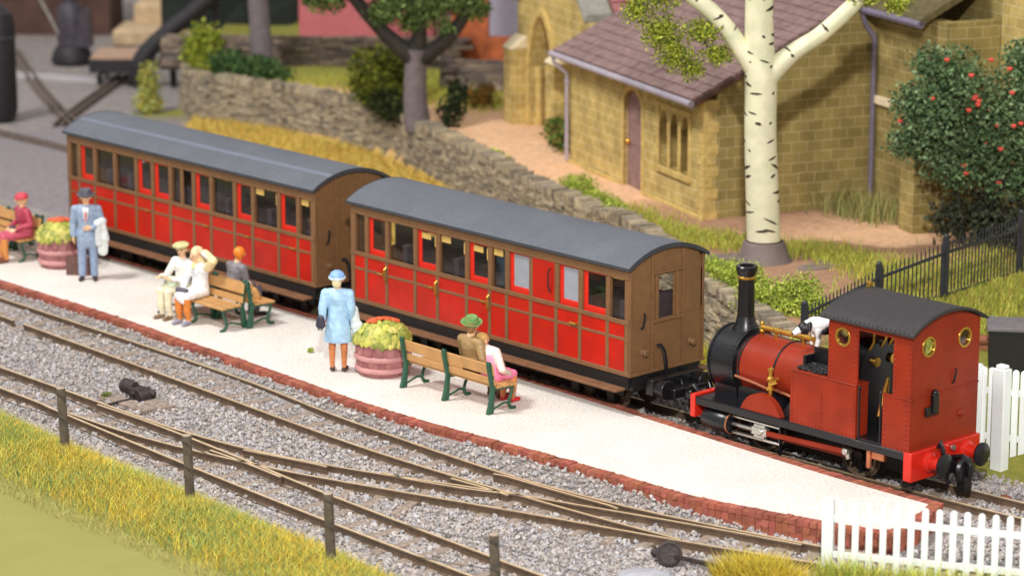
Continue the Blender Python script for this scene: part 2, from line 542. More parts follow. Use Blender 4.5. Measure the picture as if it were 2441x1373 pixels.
tr3 = thing("railway_track", "track under the red train, behind the pale platform", "railway track")
CL = [(-34, 1.6), (-26, 1.05), (-18, 0.98), (-9, 0.93), (0, 0.92), (3.5, 0.98), (6.5, 1.12), (9, 1.40), (12, 1.95)]
RC = resample(CL, 0.5)
TT = np.gradient(RC, axis=0); TT /= np.linalg.norm(TT, axis=1)[:, None]; NN = np.stack([-TT[:, 1], TT[:, 0]], 1)
for sgn in (-1, 1):
    rail_mesh([tuple(p) for p in (RC + NN*sgn*0.345)[::2]]).build("rail", [m_rail, m_railtop], tr3, angle=25)
sleepers(tr3, CL, 0.62, 0.6, -27, 11)
# blurred sidings in the yard at the back left
m_yardrail = mat("yard_rail", (112, 98, 88), 0.7, var=0.2)
for line, lab in (([(-43, 15.1), (-39.5, 13.3), (-35.65, 11.4), (-32.4, 9.9), (-30.3, 8.95), (-27, 7.2)], "dark yard siding running in from the far left behind the last coach"),
                  ([(-36.6, 14.8), (-35.3, 13.4), (-33.4, 11.3), (-31.9, 9.7), (-31.0, 8.8)], "short dark siding branching towards the flat wagon"),
                  ([(-33.0, 6.9), (-31.5, 7.0), (-28.2, 7.05), (-25, 6.6)], "rusty siding nearest the end of the last coach")):
    ty = thing("railway_siding", lab, "railway track")
    P = resample(line, 0.5); T = np.gradient(P, axis=0); T /= np.linalg.norm(T, axis=1)[:, None]; N2 = np.stack([-T[:, 1], T[:, 0]], 1)
    for sgn in (-1, 1):
        rail_mesh([tuple(p) for p in (P+N2*sgn*.11)[::2]]).build("rail", [m_yardrail, m_yardrail], ty, angle=25)

# ------------------------------------------------------------------ platform
PF = resample([(-24, -2.86), (-15.4, -2.76), (-12.0, -2.74), (-9.1, -2.85), (-6.7, -2.92), (-3.9, -3.06), (-2.0, -3.02), (-0.1, -2.86), (2.05, -2.72), (4.0, -2.62), (5.1, -2.36), (6.15, -2.08), (7.2, -1.72)], 0.3)
PB = resample([(-24, 0.36), (-16, 0.36), (-10, 0.36), (-3, 0.36), (1.0, 0.24), (3.7, 0.14), (5.3, 0.12), (6.85, 0.16)], 0.3)
ZP = 0.27
edge = list(PF) + [np.array([7.34, -1.5]), np.array([7.28, -1.0]), np.array([7.05, -0.3])] + list(PB[::-1])
edge = np.array(edge)
cen = lambda: None
def inset(poly, d):
    """offset a closed ccw polyline inward"""
    n = len(poly); out = []
    for i in range(n):
        a = poly[i]-poly[i-1]; b = poly[(i+1) % n]-poly[i]
        na = np.array([-a[1], a[0]])/max(1e-9, np.linalg.norm(a)); nb = np.array([-b[1], b[0]])/max(1e-9, np.linalg.norm(b))
        nn = na+nb; nn /= max(0.4, nn@nn/2*1.0) if False else 1
        l = np.linalg.norm(nn); nn = nn/l if l > 1e-6 else na
        out.append(poly[i]+nn*d/max(0.5, nn@na))
    return np.array(out)
inner = inset(edge, 0.19)
pm = MB()
n = len(inner)
pm.add([(x, y, ZP-0.006) for x, y in inner], [tuple(range(n))])
# core under the paving and the brick course
core = inset(edge, 0.012)
pm.add([(x, y, -0.06) for x, y in core] + [(x, y, ZP-0.03) for x, y in core], [(i, (i+1) % n, (i+1) % n+n, i+n) for i in range(n)], 1)
ring = inset(edge, 0.21)
pm.add([(x, y, ZP-0.03) for x, y in core] + [(x, y, ZP-0.03) for x, y in ring], [(i, (i+1) % n, (i+1) % n+n, i+n) for i in range(n)], 1)
plat = pm.build("platform", [m_paving, m_mortar])
tag(plat, kind="structure")
# brick coping: one course of headers all round + face courses, in one mesh of many bricks
V = []; F = []; C = []
def brick_box(p, t, nrm, l, dep, z0, z1):
    o_ = len(V)
    a = np.array([*p, 0.0]); t3 = np.array([*t, 0.0]); n3 = np.array([*nrm, 0.0])
    for zz in (z0, z1):
        for (u, w) in ((0, 0), (l, 0), (l, dep), (0, dep)):
            V.append(a+t3*u+n3*w+np.array([0, 0, zz])+rng.normal(size=3)*0.005)
    F.extend([[o_+i for i in q] for q in ((0, 3, 2, 1), (4, 5, 6, 7), (0, 1, 5, 4), (1, 2, 6, 5), (2, 3, 7, 6), (3, 0, 4, 7))])
    base = np.array(s2l((160, 92, 74)))*(0.76+0.42*rng.random())
    base = base*np.array([1, 0.9+0.25*rng.random(), 0.9+0.25*rng.random()])
    C.extend([base]*8)
E2 = np.vstack([edge, edge[:1]])
seg = np.linalg.norm(np.diff(E2, axis=0), axis=1); cum = np.r_[0, np.cumsum(seg)]
def at(s):
    i = min(len(seg)-1, np.searchsorted(cum, s, side='right')-1)
    t = (E2[i+1]-E2[i])/seg[i]
    return E2[i]+t*(s-cum[i]), t, np.array([-t[1], t[0]])
s = 0.0
while s < cum[-1]-0.1:
    p, t, nn = at(s)
    if p[0] > -20:
        w = 0.118
        brick_box(p-nn*0.004, t, nn, w-0.010, 0.19, ZP-0.085, ZP+rng.normal()*0.005)
        brick_box(p-nn*0.0, t, nn, w-0.006, 0.10, ZP-0.21, ZP-0.092)
        brick_box(p-nn*0.002, t, nn, w-0.010, 0.10, ZP-0.38, ZP-0.21)
    s += 0.118
big = big_mesh("brick_edging", np.array(V), np.array(F), m_brick, colors=np.array(C), parent=plat)

hp = MB()
hx = np.arange(-22, 5.2, 0.3)
for x_ in hx:
    y_ = float(np.interp(x_, PF[:, 0], PF[:, 1])); k_ = min(1, max(0, (5.2-x_)/3))
    hp.v += [(x_, y_+0.06, 0.20*k_-0.05), (x_, y_-0.05, 0.19*k_-0.05), (x_, y_-0.42, -0.058)]
for i in range(len(hx)-1):
    for j in range(2): hp.f.append((i*3+j, i*3+j+1, i*3+j+4, i*3+j+3)); hp.m.append(0)
o = hp.build("ballast_shoulder", m_ground); tag(o, kind="structure")

# ------------------------------------------------------------------ churchyard terrain
WALLX = np.array([-62, -46, -37, -31.0, -29.2, -27.5, -25.7, -22, -18.8, -15, -11.3, -8, -5.3, -2.6, -0.9, 0.6, 4, 14])
WALLY = np.array([42, 26.8, 18.6, 12.9, 12.1, 12.25, 12.5, 12.35, 11.4, 9.95, 8.5, 7.6, 6.25, 4.75, 4.0, 3.45, 3.2, 3.0])
def terrain_z(x, y):
    x = np.asarray(x, float); y = np.asarray(y, float)
    w = np.interp(x, WALLX, WALLY)
    ins = np.clip((y-w)/0.22, 0, 1)
    hi = 1.2 + 0.03*fbm(x, y, 0.8, 3)
    east = np.clip((x-0.75)/2.2, 0, 1)
    hi = hi*(1-east) + (0.35)*east
    lowm = np.clip((y-2.4)/np.maximum(w-2.4, 0.5), 0, 1)**1.6
    west = np.clip((x+29.5)/2.0, 0, 1)
    low = 0.12*lowm*west*np.clip((-x+1)/6, 0.25, 1) - 0.062 + 0.05*np.clip(lowm*8, 0, 1)
    low = np.where(y < 2.4, -0.07, low)
    return low*(1-ins) + hi*ins
gx = np.arange(-62, 14.01, 0.22); gy = np.arange(2.2, 62, 0.22)
X, Y = np.meshgrid(gx, gy, indexing='ij')
Z = terrain_z(X, Y)
W_ = np.interp(X, WALLX, WALLY)
nx, ny = X.shape
sand = np.array(s2l((228, 184, 146))); soil = np.array(s2l((165, 128, 104))); gold = np.array(s2l((204, 170, 84))); grs = np.array(s2l((142, 140, 66))); yard = np.array(s2l((138, 130, 132)))
Cc = np.tile(sand, (nx, ny, 1))
nz = fbm(X, Y, 1.1, 5)
def lerp(c, k): 
    global Cc
    k = np.clip(k, 0, 1)[..., None]; Cc = Cc*(1-k)+c*k
lerp(soil, (X+9.5+nz*0.7)/1.6)
lerp(sand*0.92, (X+6.2)*.5*((Y-0.9*X-13.2+nz*.5)/0.8 > 0)*(X > -6.8))                                        # brown soil round the birch and the hall side wall
outside = (Y < W_)
Cc = np.where(outside[..., None], gold*(0.9+0.15*nz[..., None]), Cc)
Cc = np.where((outside & (X > -6))[..., None], grs, Cc)
Cc = np.where(((X < np.minimum(-18.3-(Y-1.5)*1.02, -17.5)+0.5*nz) & outside)[..., None], yard, Cc)
Cc = np.where(((X > 1.0) & (~outside))[..., None], grs*0.9, Cc)
lerp(grs, ((Y-15.5-(X+21)*0.5+nz*.6)/1.5)*(X < -17))
i = np.arange((nx-1)*(ny-1)); a = i//(ny-1)*ny + i % (ny-1)
Ft = np.stack([a, a+ny, a+ny+1, a+1], 1)
keep = ~((X[:-1, :-1].ravel() < -31) & outside[:-1, :-1].ravel())
o = big_mesh("churchyard_ground", np.stack([X, Y, Z], -1).reshape(-1, 3), Ft[keep], m_terrain, colors=Cc.reshape(-1, 3), smooth=True)
tag(o, kind="structure")

# ------------------------------------------------------------------ foreground bank
bx_ = np.arange(-34, 16, 0.3); by_ = np.r_[np.arange(-8.6, -7.3, 0.1), ]
by_ = np.r_[np.arange(-30, -8.6, 0.6), by_]
def bank_edge(x): return np.interp(x, [-34, -9, -5.5, -2.1, 1.76, 3.3, 5, 16], [-7.55, -7.62, -7.85, -7.95, -8.05, -8.15, -8.4, -9.8])
def bank_z(x, y):
    e = bank_edge(x)
    return np.clip((e-y+0.12)/0.5, 0, 1)*0.15 - 0.07 + 0.05*np.clip((e-y)/3, 0, 1)
BX, BY = np.meshgrid(bx_, by_, indexing='ij')
BZ = bank_z(BX, BY)
nx, ny = BX.shape
i = np.arange((nx-1)*(ny-1)); a = i//(ny-1)*ny + i % (ny-1)
o = big_mesh("grass_bank", np.stack([BX, BY, BZ], -1).reshape(-1, 3), np.stack([a, a+ny, a+ny+1, a+1], 1), m_olive, smooth=True)
tag(o, kind="structure")

# ------------------------------------------------------------------ ballast stones
def seg_dist(px, py, pts):
    P = resample(pts, 0.4); d = np.full(len(px), 1e9)
    for k in range(0, len(P)-1):
        a_, b_ = P[k], P[k+1]; ab = b_-a_
        sel = (px > min(a_[0], b_[0])-0.6) & (px < max(a_[0], b_[0])+0.6)
        if not sel.any(): continue
        ax = px[sel]-a_[0]; ay = py[sel]-a_[1]
        t = np.clip((ax*ab[0]+ay*ab[1])/(ab@ab), 0, 1)
        dd = np.hypot(ax-t*ab[0], ay-t*ab[1]); d[sel] = np.minimum(d[sel], dd)
    return d
npt = 120000
px = -19+31*rng.random(npt)**0.82; py = -8.3+11.0*rng.random(npt)
pf_y = np.interp(px, PF[:, 0], PF[:, 1]); pb_y = np.interp(px, PB[:, 0], PB[:, 1])
ok = ((py < pf_y-0.03) | (py > pb_y+0.05) | (px > 7.45)) & (py > bank_edge(px)-0.1)
ok &= ~((py > 0) & (px < -7) & (rng.random(npt) < 0.6))
px, py = px[ok], py[ok]
dr = np.full(len(px), 1e9)
for k, v in RAILS.items(): dr = np.minimum(dr, seg_dist(px, py, v))
for sgn in (-1, 1): dr = np.minimum(dr, seg_dist(px, py, [tuple(p) for p in (RC+NN*sgn*.345)[::2]]))
ok = dr > 0.06
thin = np.ones(len(px), bool)
for (sx, sy, an, hf) in SLEEPERS:
    sel = np.abs(px-sx) < 0.9
    u = (px[sel]-sx)*math.cos(an)+(py[sel]-sy)*math.sin(an); w = -(px[sel]-sx)*math.sin(an)+(py[sel]-sy)*math.cos(an)
    on = (np.abs(u) < 0.085) & (np.abs(w) < hf*0.9)
    idx = np.where(sel)[0][on]
    thin[idx] &= rng.random(len(idx)) < 0.07
ok &= thin
px, py = px[ok], py[ok]; n = len(px)
cube = np.array([[-1, -1, -1], [1, -1, -1], [1, 1, -1], [-1, 1, -1], [-1, -1, 1], [1, -1, 1], [1, 1, 1], [-1, 1, 1]], float)
sz = np.clip(rng.lognormal(math.log(0.0225), 0.36, n), 0.011, 0.05)
jit = cube[None]*(0.55+0.5*rng.random((n, 8, 3)))
v = np.einsum('nij,nkj->nki', rand_rot(n), jit*np.array([1.0, 0.8, 0.62]))*sz[:, None, None]
heap = np.clip(1-(np.interp(px, PF[:, 0], PF[:, 1])-py)/0.42, 0, 1)*(py < np.interp(px, PF[:, 0], PF[:, 1]))*np.clip((5.6-px)/3, 0, 1)
zoff = -0.052 + sz*0.75*rng.random(n) + 0.014 + 0.215*heap**0.9*(0.85+0.3*rng.random(n))
v += np.stack([px, py, zoff], 1)[:, None, :]
fq = np.array([(0, 3, 2, 1), (4, 5, 6, 7), (0, 1, 5, 4), (1, 2, 6, 5), (2, 3, 7, 6), (3, 0, 4, 7)])
pal = PAL((190, 184, 182), (180, 174, 172), (170, 162, 159), (184, 174, 167), (154, 147, 143), (174, 162, 155), (168, 166, 170))
c = pal[rng.integers(0, len(pal), n)]*(0.86+0.24*rng.random(n))[:, None]
o = big_mesh("ballast", v.reshape(-1, 3), (fq[None]+np.arange(n)[:, None, None]*8).reshape(-1, 4), m_stone, colors=np.repeat(c, 8, 0))
tag(o, "loose grey ballast chippings around the rails", kind="stuff")

# ------------------------------------------------------------------ grasses
def scatter(n, fx0, fx1, yf, depth_pow=1.0):
    x = fx0+(fx1-fx0)*rng.random(n)
    return x
n = 90000
x = -11+17*rng.random(n); dep = 2.1*rng.random(n)**1.3
e = bank_edge(x); y = e+0.05-dep
keep = rng.random(n) < np.clip(1.05-(dep/2.0)**2.4, 0, 1)
x, y = x[keep], y[keep]
P = np.stack([x, y, bank_z(x, y)-0.01], 1)
tuft = fbm(x, y, 2.2, 11)+0.9*rng.normal(size=len(x))
palG = PAL((204, 190, 80), (206, 188, 86), (168, 174, 80), (186, 180, 98), (142, 164, 90), (200, 168, 80))
palY = PAL((224, 198, 62), (228, 200, 84), (212, 172, 74), (196, 182, 72))
palK = PAL((128, 164, 98), (118, 150, 90), (166, 174, 84), (198, 184, 76))
sel = tuft > 0.6; sel2 = tuft < -0.7
for q, pl in ((sel, palY), (sel2, palK), (~sel & ~sel2, palG)):
    o = blades("bank_grass", P[q], 0.20, 0.012, pl, m_grass, 0.9)
    tag(o, "long green and golden static grass along the bank below the wire fence", kind="stuff")
n = 9000
x = -11+17*rng.random(n); dep = 1.0+1.3*rng.random(n)**1.6
y = bank_edge(x)-dep
o = blades("bank_fringe", np.stack([x, y, bank_z(x, y)-0.01], 1), 0.13, 0.012, PAL((168, 164, 96), (156, 152, 88), (176, 168, 92)), m_grass, 1.2)
tag(o, "sparse olive blades fading into the plain olive bank", kind="stuff")
# golden grass slope at the foot of the dry stone wall
n = 52000
x = -30+20*rng.random(n)**1.25; w = np.interp(x, WALLX, WALLY); y = w-0.1-7.0*rng.random(n)**1.1
q = (y > 3) & (x > -18.3-(y-1.5)*1.02-0.2); x, y = x[q], y[q]
o = blades("slope_grass", np.stack([x, y, terrain_z(x, y)-0.02], 1), 0.20, 0.026, PAL((216, 180, 86), (228, 196, 106), (206, 164, 78), (204, 186, 98), (190, 176, 84)), m_grass, 1.0)
tag(o, "golden dry grass on the slope at the foot of the stone wall", kind="stuff")
# green grass strips in the churchyard and beyond the iron railing
def grass_line(pts, width, n, h, pal, w=0.02):
    P = resample(pts, 0.2); i = rng.integers(0, len(P)-1, n); t = rng.random(n)
    p = P[i]*(1-t)[:, None]+P[i+1]*t[:, None]+rng.normal(size=(n, 2))*width*1.25
    inside = p[:, 1] > np.interp(p[:, 0], WALLX, WALLY)+0.25
    p = p[inside]
    return np.stack([p[:, 0], p[:, 1], terrain_z(p[:, 0], p[:, 1])-0.01], 1)
palS = PAL((176, 178, 74), (158, 168, 66), (188, 180, 84), (146, 158, 72), (180, 160, 80))
A_ = grass_line([(-9.0, 8.3), (-6.6, 7.6), (-5.0, 8.0), (-3.6, 8.6), (-2.0, 8.6), (-0.6, 8.0)], 0.32, 9000, 0.14, palS)
B_ = grass_line([(0.9, 4.6), (1.0, 6.0), (1.05, 8.2), (1.0, 10.0)], 0.38, 9000, 0.2, palS)
B_ = B_[B_[:, 0] > 0.55]
C_ = grass_line([(0.0, 7.0), (-0.2, 9.0), (-0.6, 11.5)], 0.5, 5000, 0.2, palS)
D_ = grass_line([(-26, 16.0), (-21.5, 14.6), (-20, 16.0), (-27.0, 13.6)], 0.5, 7000, 0.2, palS)
E_ = grass_line([(-5.7, 11.6), (-5.2, 12.0), (-4.4, 11.7)], 0.22, 420, 0.5, palS)
o = blades("churchyard_grass", np.concatenate([A_, B_, C_, D_]), 0.17, 0.02, palS, m_grass, 0.5)
tag(o, "short bright green grass in the churchyard and along the iron railing", kind="stuff")
o = blades("wall_grass", E_, 0.55, 0.025, PAL((140, 140, 84), (120, 130, 70), (150, 140, 90)), m_grass, 0.5)
tag(o, "wispy olive grass growing against the side wall of the church", kind="stuff")
x = -7.5+6.6*rng.random(2600); y = np.interp(x, WALLX, WALLY)-0.05-0.7*rng.random(2600)
o = blades("wall_foot_grass", np.stack([x, y, terrain_z(x, y)-0.02], 1), 0.22, 0.02, PAL((176, 158, 48), (190, 176, 60), (150, 150, 50)), m_grass, 0.5)
tag(o, "yellow green grass at the foot of the stone wall behind the engine", kind="stuff")

# ------------------------------------------------------------------ train materials
m_brown = mat("coach_brown", (126, 90, 58), 0.44, var=0.08, scale=8, stain=0.14, sscale=1.4, bump=0.06, bscale=60)
m_red = mat("coach_red", (190, 32, 16), 0.32, var=0.08, scale=2.5, spec=0.32, stain=0.16, sscale=1.2, bump=0.05, bscale=70)
m_redf = mat("window_frame_red", (218, 40, 24), 0.4, var=0.04)
m_roofg = mat("coach_roof_grey", (100, 103, 111), 0.72, var=0.06, scale=14, stain=0.12, sscale=0.7, bump=0.12, bscale=60, spec=0.35)
m_roofedge = mat("coach_roof_edge", (58, 60, 66), 0.7, var=0.1)
m_black = mat("engine_black", (22, 21, 25), 0.3, var=0.3, scale=10, bump=0.05, bscale=40)
m_under = mat("underframe_black", (22, 20, 20), 0.55, var=0.4, scale=10)
m_brass = mat("brass", (214, 166, 76), 0.28, metal=0.9, var=0.12)
m_copper = mat("copper", (214, 140, 104), 0.35, metal=0.8, var=0.1)
m_step = mat("footboard_brown", (120, 82, 54), 0.7, var=0.18, scale=5)
m_dark = mat("coach_inside", (84, 68, 62), 0.8, var=0.2)
m_seat = mat("coach_seat", (66, 54, 58), 0.85, var=0.2)
m_note = mat("window_notice", (206, 172, 96), 0.6, var=0.15, scale=20)
m_glass = glass_mat("coach_glass")
m_frost = mat("white_blind", (150, 155, 164), 0.5, var=0.04)
m_steel = mat("bright_steel", (200, 198, 190), 0.3, metal=0.85, var=0.15)
m_wheel = mat("wheel_rim_brown", (112, 94, 78), 0.5, metal=0.3, var=0.2)
m_eng = mat("engine_red", (146, 46, 24), 0.36, var=0.08, scale=3, spec=0.24, stain=0.15, sscale=1.6, bump=0.04, bscale=60)
m_beam = mat("buffer_beam_red", (206, 40, 24), 0.25, var=0.06)
m_cabroof = mat("cab_roof_black", (50, 46, 48), 0.6, var=0.14, scale=10, bump=0.1, bscale=50)
m_coal = mat("coal", (24, 23, 24), 0.45, var=0.5, scale=12, bump=0.5, bscale=30)

# ------------------------------------------------------------------ coaches
CW = 1.81; FZ = 0.95; EZ = 2.86

def roof_arc(y0, y1, ze, rise, n=14):
    out = []
    c = (y0+y1)/2; h = (y1-y0)/2; r = (h*h+rise*rise)/(2*rise); a0 = math.asin(h/r)
    for i in range(n+1):
        a = -a0+2*a0*i/n
        out.append((c+r*math.sin(a), ze+r*math.cos(a)-(r-rise)))
    return out

def make_coach(loc, rz, L, posts, kinds, label, endwin=True):
    t = thing("railway_coach", label, "train coach", loc, rz, None)
    posts = [p for p in posts]
    # body shell: lower side sheets, cant rail, pillars, floor, ends
    b = MB()
    for (ya, yb) in ((0.0, 0.03), (CW-0.03, CW)):
        b.box(-L, 0, ya, yb, FZ, 1.90)
        b.box(-L, 0, ya, yb, 2.63, EZ)
        yc = sorted((ya+.001 if ya < .5 else CW-.078, .078 if ya < .5 else yb-.001)); b.box(-L+.031, -.031, *yc, 1.86, 1.899)
    b.box(-L+.05, -.05, 0.03, CW-0.03, FZ, FZ+0.05)
    pw = 0.052
    for i, p in enumerate(posts):
        hw = pw if 0 < i < len(posts)-1 else pw*0.9
        x0, x1 = (p-hw, p+hw)
        if i == 0: x0, x1 = -L, -L+2*hw+.02
        if i == len(posts)-1: x0, x1 = -2*hw-.02, 0
        b.box(x0, x1, -0.004, 0.078, 1.901, 2.629)
        b.box(x0, x1, CW-0.078, CW+0.004, 1.901, 2.629)
        # vertical beading below the waist
        b.box(x0+.012, x1-.012, -0.018, 0.001, FZ+0.01, 1.90)
    # horizontal beading
    for (z0, z1, pr) in ((FZ-0.015, FZ+0.065, -0.022), (1.565, 1.615, -0.016), (1.845, 1.925, -0.030), (2.635, 2.80, -0.012), (2.80, 2.855, -0.034)):
        b.box(-L-.003, 0.003, pr, 0.0005, z0, z1)
        b.box(-L-.003, 0.003, CW-0.0005, CW-pr, z0, z1)
    # ends with a window opening each (top follows the roof)
    arc = roof_arc(0.0, CW, EZ-0.02, 0.27)
    for xe, sg in ((0.0, 1), (-L, -1)):
        xa, xb = (xe-0.03, xe) if sg > 0 else (xe, xe+0.03)
        wy0, wy1, wz0, wz1 = 0.72, 1.07, 1.86, 2.62
        lowp = [(0.031, FZ), (CW-0.031, FZ), (CW-0.031, wz0), (0.031, wz0)]
        b.prism(lowp, 'x', xa, xb)
        b.prism([(0.031, wz0), (wy0, wz0), (wy0, wz1), (0.031, wz1)], 'x', xa, xb)
        b.prism([(wy1, wz0), (CW-0.031, wz0), (CW-0.031, wz1), (wy1, wz1)], 'x', xa, xb)
        if not endwin: b.prism([(wy0, wz0), (wy1, wz0), (wy1, wz1), (wy0, wz1)], 'x', xa, xb)
        top = [(0.031, wz1), (CW-0.031, wz1)] + [p for p in reversed(arc) if 0.031 < p[0] < CW-0.031]
        b.prism(top, 'x', xa, xb)
        xo = xe+sg*0.024
        xs = sorted((xe, xo))
        for (y0, y1) in ((0.0, 0.05), (CW-.05, CW), (0.52, 0.57), (1.27, 1.32)):
            b.box(*xs, y0, y1, FZ, 2.86 if y0 in (0.0, CW-.05) else 3.06)
        xs2 = sorted((xe, xe+sg*0.034))
        if endwin:
            for (z0, z1) in ((2.65, 2.69), (1.80, 1.85)):
                b.box(*xs2, 0.57, 1.27, z0, z1)
            b.box(*xs, wy0-.10, wy0-.05, 1.85, 2.65); b.box(*xs, wy1+.05, wy1+.10, 1.85, 2.65)
        b.box(*sorted((xe, xe+sg*0.04)), -0.02, CW+.02, FZ-.02, FZ+.035)
    b.build("body", m_brown, t, bevel=0.008)
    # red panels and doors
    fr = 0.055
    for i, k in enumerate(kinds):
        x0 = posts[i] + pw; x1 = posts[i+1] - pw
        if i == 0: x0 = -L+2*pw+.02
        if i == len(kinds)-1: x1 = -2*pw-.02
        for side in (0, 1):
            Y = (lambda y: y) if side == 0 else (lambda y: CW-y)
            lo = MB(); ys = sorted((Y(-0.008), Y(0.002)))
            lo.box(x0-.006, x1+.006, *ys, FZ+0.06, 1.57); lo.box(x0-.006, x1+.006, *ys, 1.61, 1.85)
            isdoor = k[0] in 'dbhp'
            if isdoor and side == 0:
                d = lo.build("door", m_red, t, bevel=0.004)
            else:
                d = lo.build("side_panel", m_red, t)
            if side == 1 and k[0] == 'p': k = 'd'
            ws = sorted((Y(0.050), Y(0.060)))
            if k[0] == 'p':
                p = MB(); p.box(x0-.005, x1+.005, *sorted((Y(-0.006), Y(0.02))), 1.915, 2.64); p.build("upper_panel", m_red, d)
                h = MB(); hx = x1-0.10
                h.tube([(hx, -0.012, 2.62-.1), (hx, -0.06, 2.47), (hx, -0.062, 2.2), (hx, -0.012, 2.08)], 0.014, 6); h.build("handle", m_black, d)
                continue
            if isdoor:
                f = MB(); ys2 = sorted((Y(0.040), Y(0.068)))
                f.box(x0-.004, x0+fr*1.7, *ys2, 1.895, 2.635); f.box(x1-fr*.7, x1+.004, *ys2, 1.895, 2.635)
                f.box(x0+fr*1.7, x1-fr*.7, *ys2, 1.895, 2.02); f.box(x0+fr*1.7, x1-fr*.7, *ys2, 2.60, 2.635)
                f.build("window_frame", m_redf, d, bevel=0.006)
            gz = MB(); gz.box(x0+(fr*1.7 if isdoor else 0), x1-(fr*.7 if isdoor else 0), *ws, 1.90 if not isdoor else 2.02, 2.63 if not isdoor else 2.60)
            gl = gz.build("window_pane", m_glass if not (k[0] == 'b' and side == 0) else m_frost, d)
            if 'n' in k and side == 0:
                nb = MB(); xx0 = x0+(fr*1.7 if isdoor else .01)
                ln = min(0.26, (x1-x0)*0.7)
                nb.box(xx0+.01, xx0+ln, 0.040, 0.049, 2.47 if isdoor else 2.49, 2.58 if isdoor else 2.615)
                if (x1-x0) > 0.5: nb.box(x1-.07, x1-.03, 0.040, 0.049, 2.36, 2.58)
                nb.build("window_notice", m_note, d)
            if '|' in k:
                mm = MB(); xm = (x0+x1)/2; mm.box(xm-.05, xm+.05, Y(0.0) if side == 0 else Y(0.03), Y(0.03) if side == 0 else Y(0.0), 1.92, 2.635); mm.build("mullion", m_brown, d)
            if k[0] in 'dh' and side == 0 and 'x' not in k:
                h = MB()
                h.tube([(x1-0.17, -0.04, 1.605), (x1-0.02, -0.04, 1.60)], 0.017, 6)
                h.cyl((x1-0.05, 0, 1.60), (x1-0.05, -0.045, 1.60), 0.02, n=8)
                if 'g' in k: h.tube([(x1+.05, -0.02, 1.74), (x1+.05, -0.065, 1.71), (x1+.05, -0.065, 1.51), (x1+.05, -0.02, 1.47)], 0.021, 8)
                h.build("handle", m_brass, d)
    # roof
    r = MB()
    A = roof_arc(-0.075, CW+0.075, EZ, 0.30, 18); Bn = roof_arc(-0.06, CW+0.06, EZ-0.045, 0.29, 18)
    r.prism(A + Bn[::-1], 'x', -L-0.07, 0.07)
    ro = r.build("roof", [m_roofg], t, angle=30, bevel=0.012)
    e = MB()
    for xa, xb in ((-L-.075, -L-.055), (0.055, 0.075)):
        A2 = roof_arc(-0.078, CW+0.078, EZ+.004, 0.303, 18); B2 = roof_arc(-0.05, CW+0.05, EZ-0.05, 0.28, 18)
        e.prism(A2+B2[::-1], 'x', xa, xb)
    e.box(-L-.06, .06, -0.078, -0.05, EZ-.048, EZ+.003)
    e.build("roof_edge", m_roofedge, ro)
    # inside
    for i, k in enumerate(kinds):
        if k[0] == 'd' and i > 1:
            ins = MB(); ins.box(posts[i]-.02, posts[i]+.02, 0.05, CW-0.05, FZ+.05, 2.12); ins.build("partition", m_dark, t)
    for i, k in enumerate(kinds):
        if k[0] == 'w' and posts[i+1]-posts[i] > .5:
            st = MB()
            st.box(posts[i]+.10, posts[i+1]-.10, 0.10, CW-.10, 1.35, 1.5); xm = (posts[i]+posts[i+1])/2
            st.box(xm-.07, xm+.07, 0.10, CW-.10, 1.5, 2.22)
            st.build("seat", m_seat, t)
    # footboards, solebars, bogies
    f = MB(); f.box(-L+.02, -.05, -0.27, -0.03, 0.70, 0.745); f.build("footboard", m_step, t, bevel=0.008)
    f = MB(); f.box(-L+.02, -.05, CW+0.03, CW+0.27, 0.70, 0.745); f.build("footboard", m_step, t)
    u = MB()
    u.box(-L+.03, -.03, 0.18, 0.30, 0.72, FZ-.01); u.box(-L+.03, -.03, CW-.30, CW-.18, 0.72, FZ-.01)
    u.box(-L+.03, -.03, 0.051, CW-.03, FZ-.09, FZ-.012)
    for k in np.linspace(-L+.4, -.4, 9): u.box(k-.02, k+.02, -0.2, 0.19, 0.66, 0.699)
    u.box(-L+.03, -.03, 0.005, 0.05, 0.70, FZ-.016)
    for (xt, sg) in ((-L, -1), (0, 1)):
        u.box(*sorted((xt, xt-sg*.12)), 0.1, CW-.1, 0.66, FZ-.01)
    u.tube([(-L+2.2, .35, .72), (-L+2.6, .35, .42), (-2.6, .35, .42), (-2.2, .35, .72)], .018, 5)
    u.build("underframe", m_under, t)
    for bx in (-L+1.25, -1.25):
        bo = MB()
        for yy in (0.40, CW-.40):
            bo.box(bx-.75, bx+.75, yy-.03, yy+.03, 0.42, 0.58)
            for dx in (-.45, .45):
                bo.box(bx+dx-.09, bx+dx+.09, yy-.06, yy+.06, 0.27, 0.5)
        bo.box(bx-.1, bx+.1, .4, CW-.4, .45, .7)
        bg_ = bo.build("bogie", m_under, t)
        for dx in (-.45, .45):
            wm = MB()
            for yy in (CW/2-.36, CW/2+.36):
                wm.lathe([(0.0, -.03), (.27, -.03), (.27, .03), (.0, .03)], 20, 0, Matrix.Translation((bx+dx, yy, .37)) @ Matrix.Rotation(R(90), 4, 'X'))
            wm.cyl((bx+dx, CW/2-.4, .37), (bx+dx, CW/2+.4, .37), .04, n=8)
            wm.build("wheelset", m_wheel, bg_)
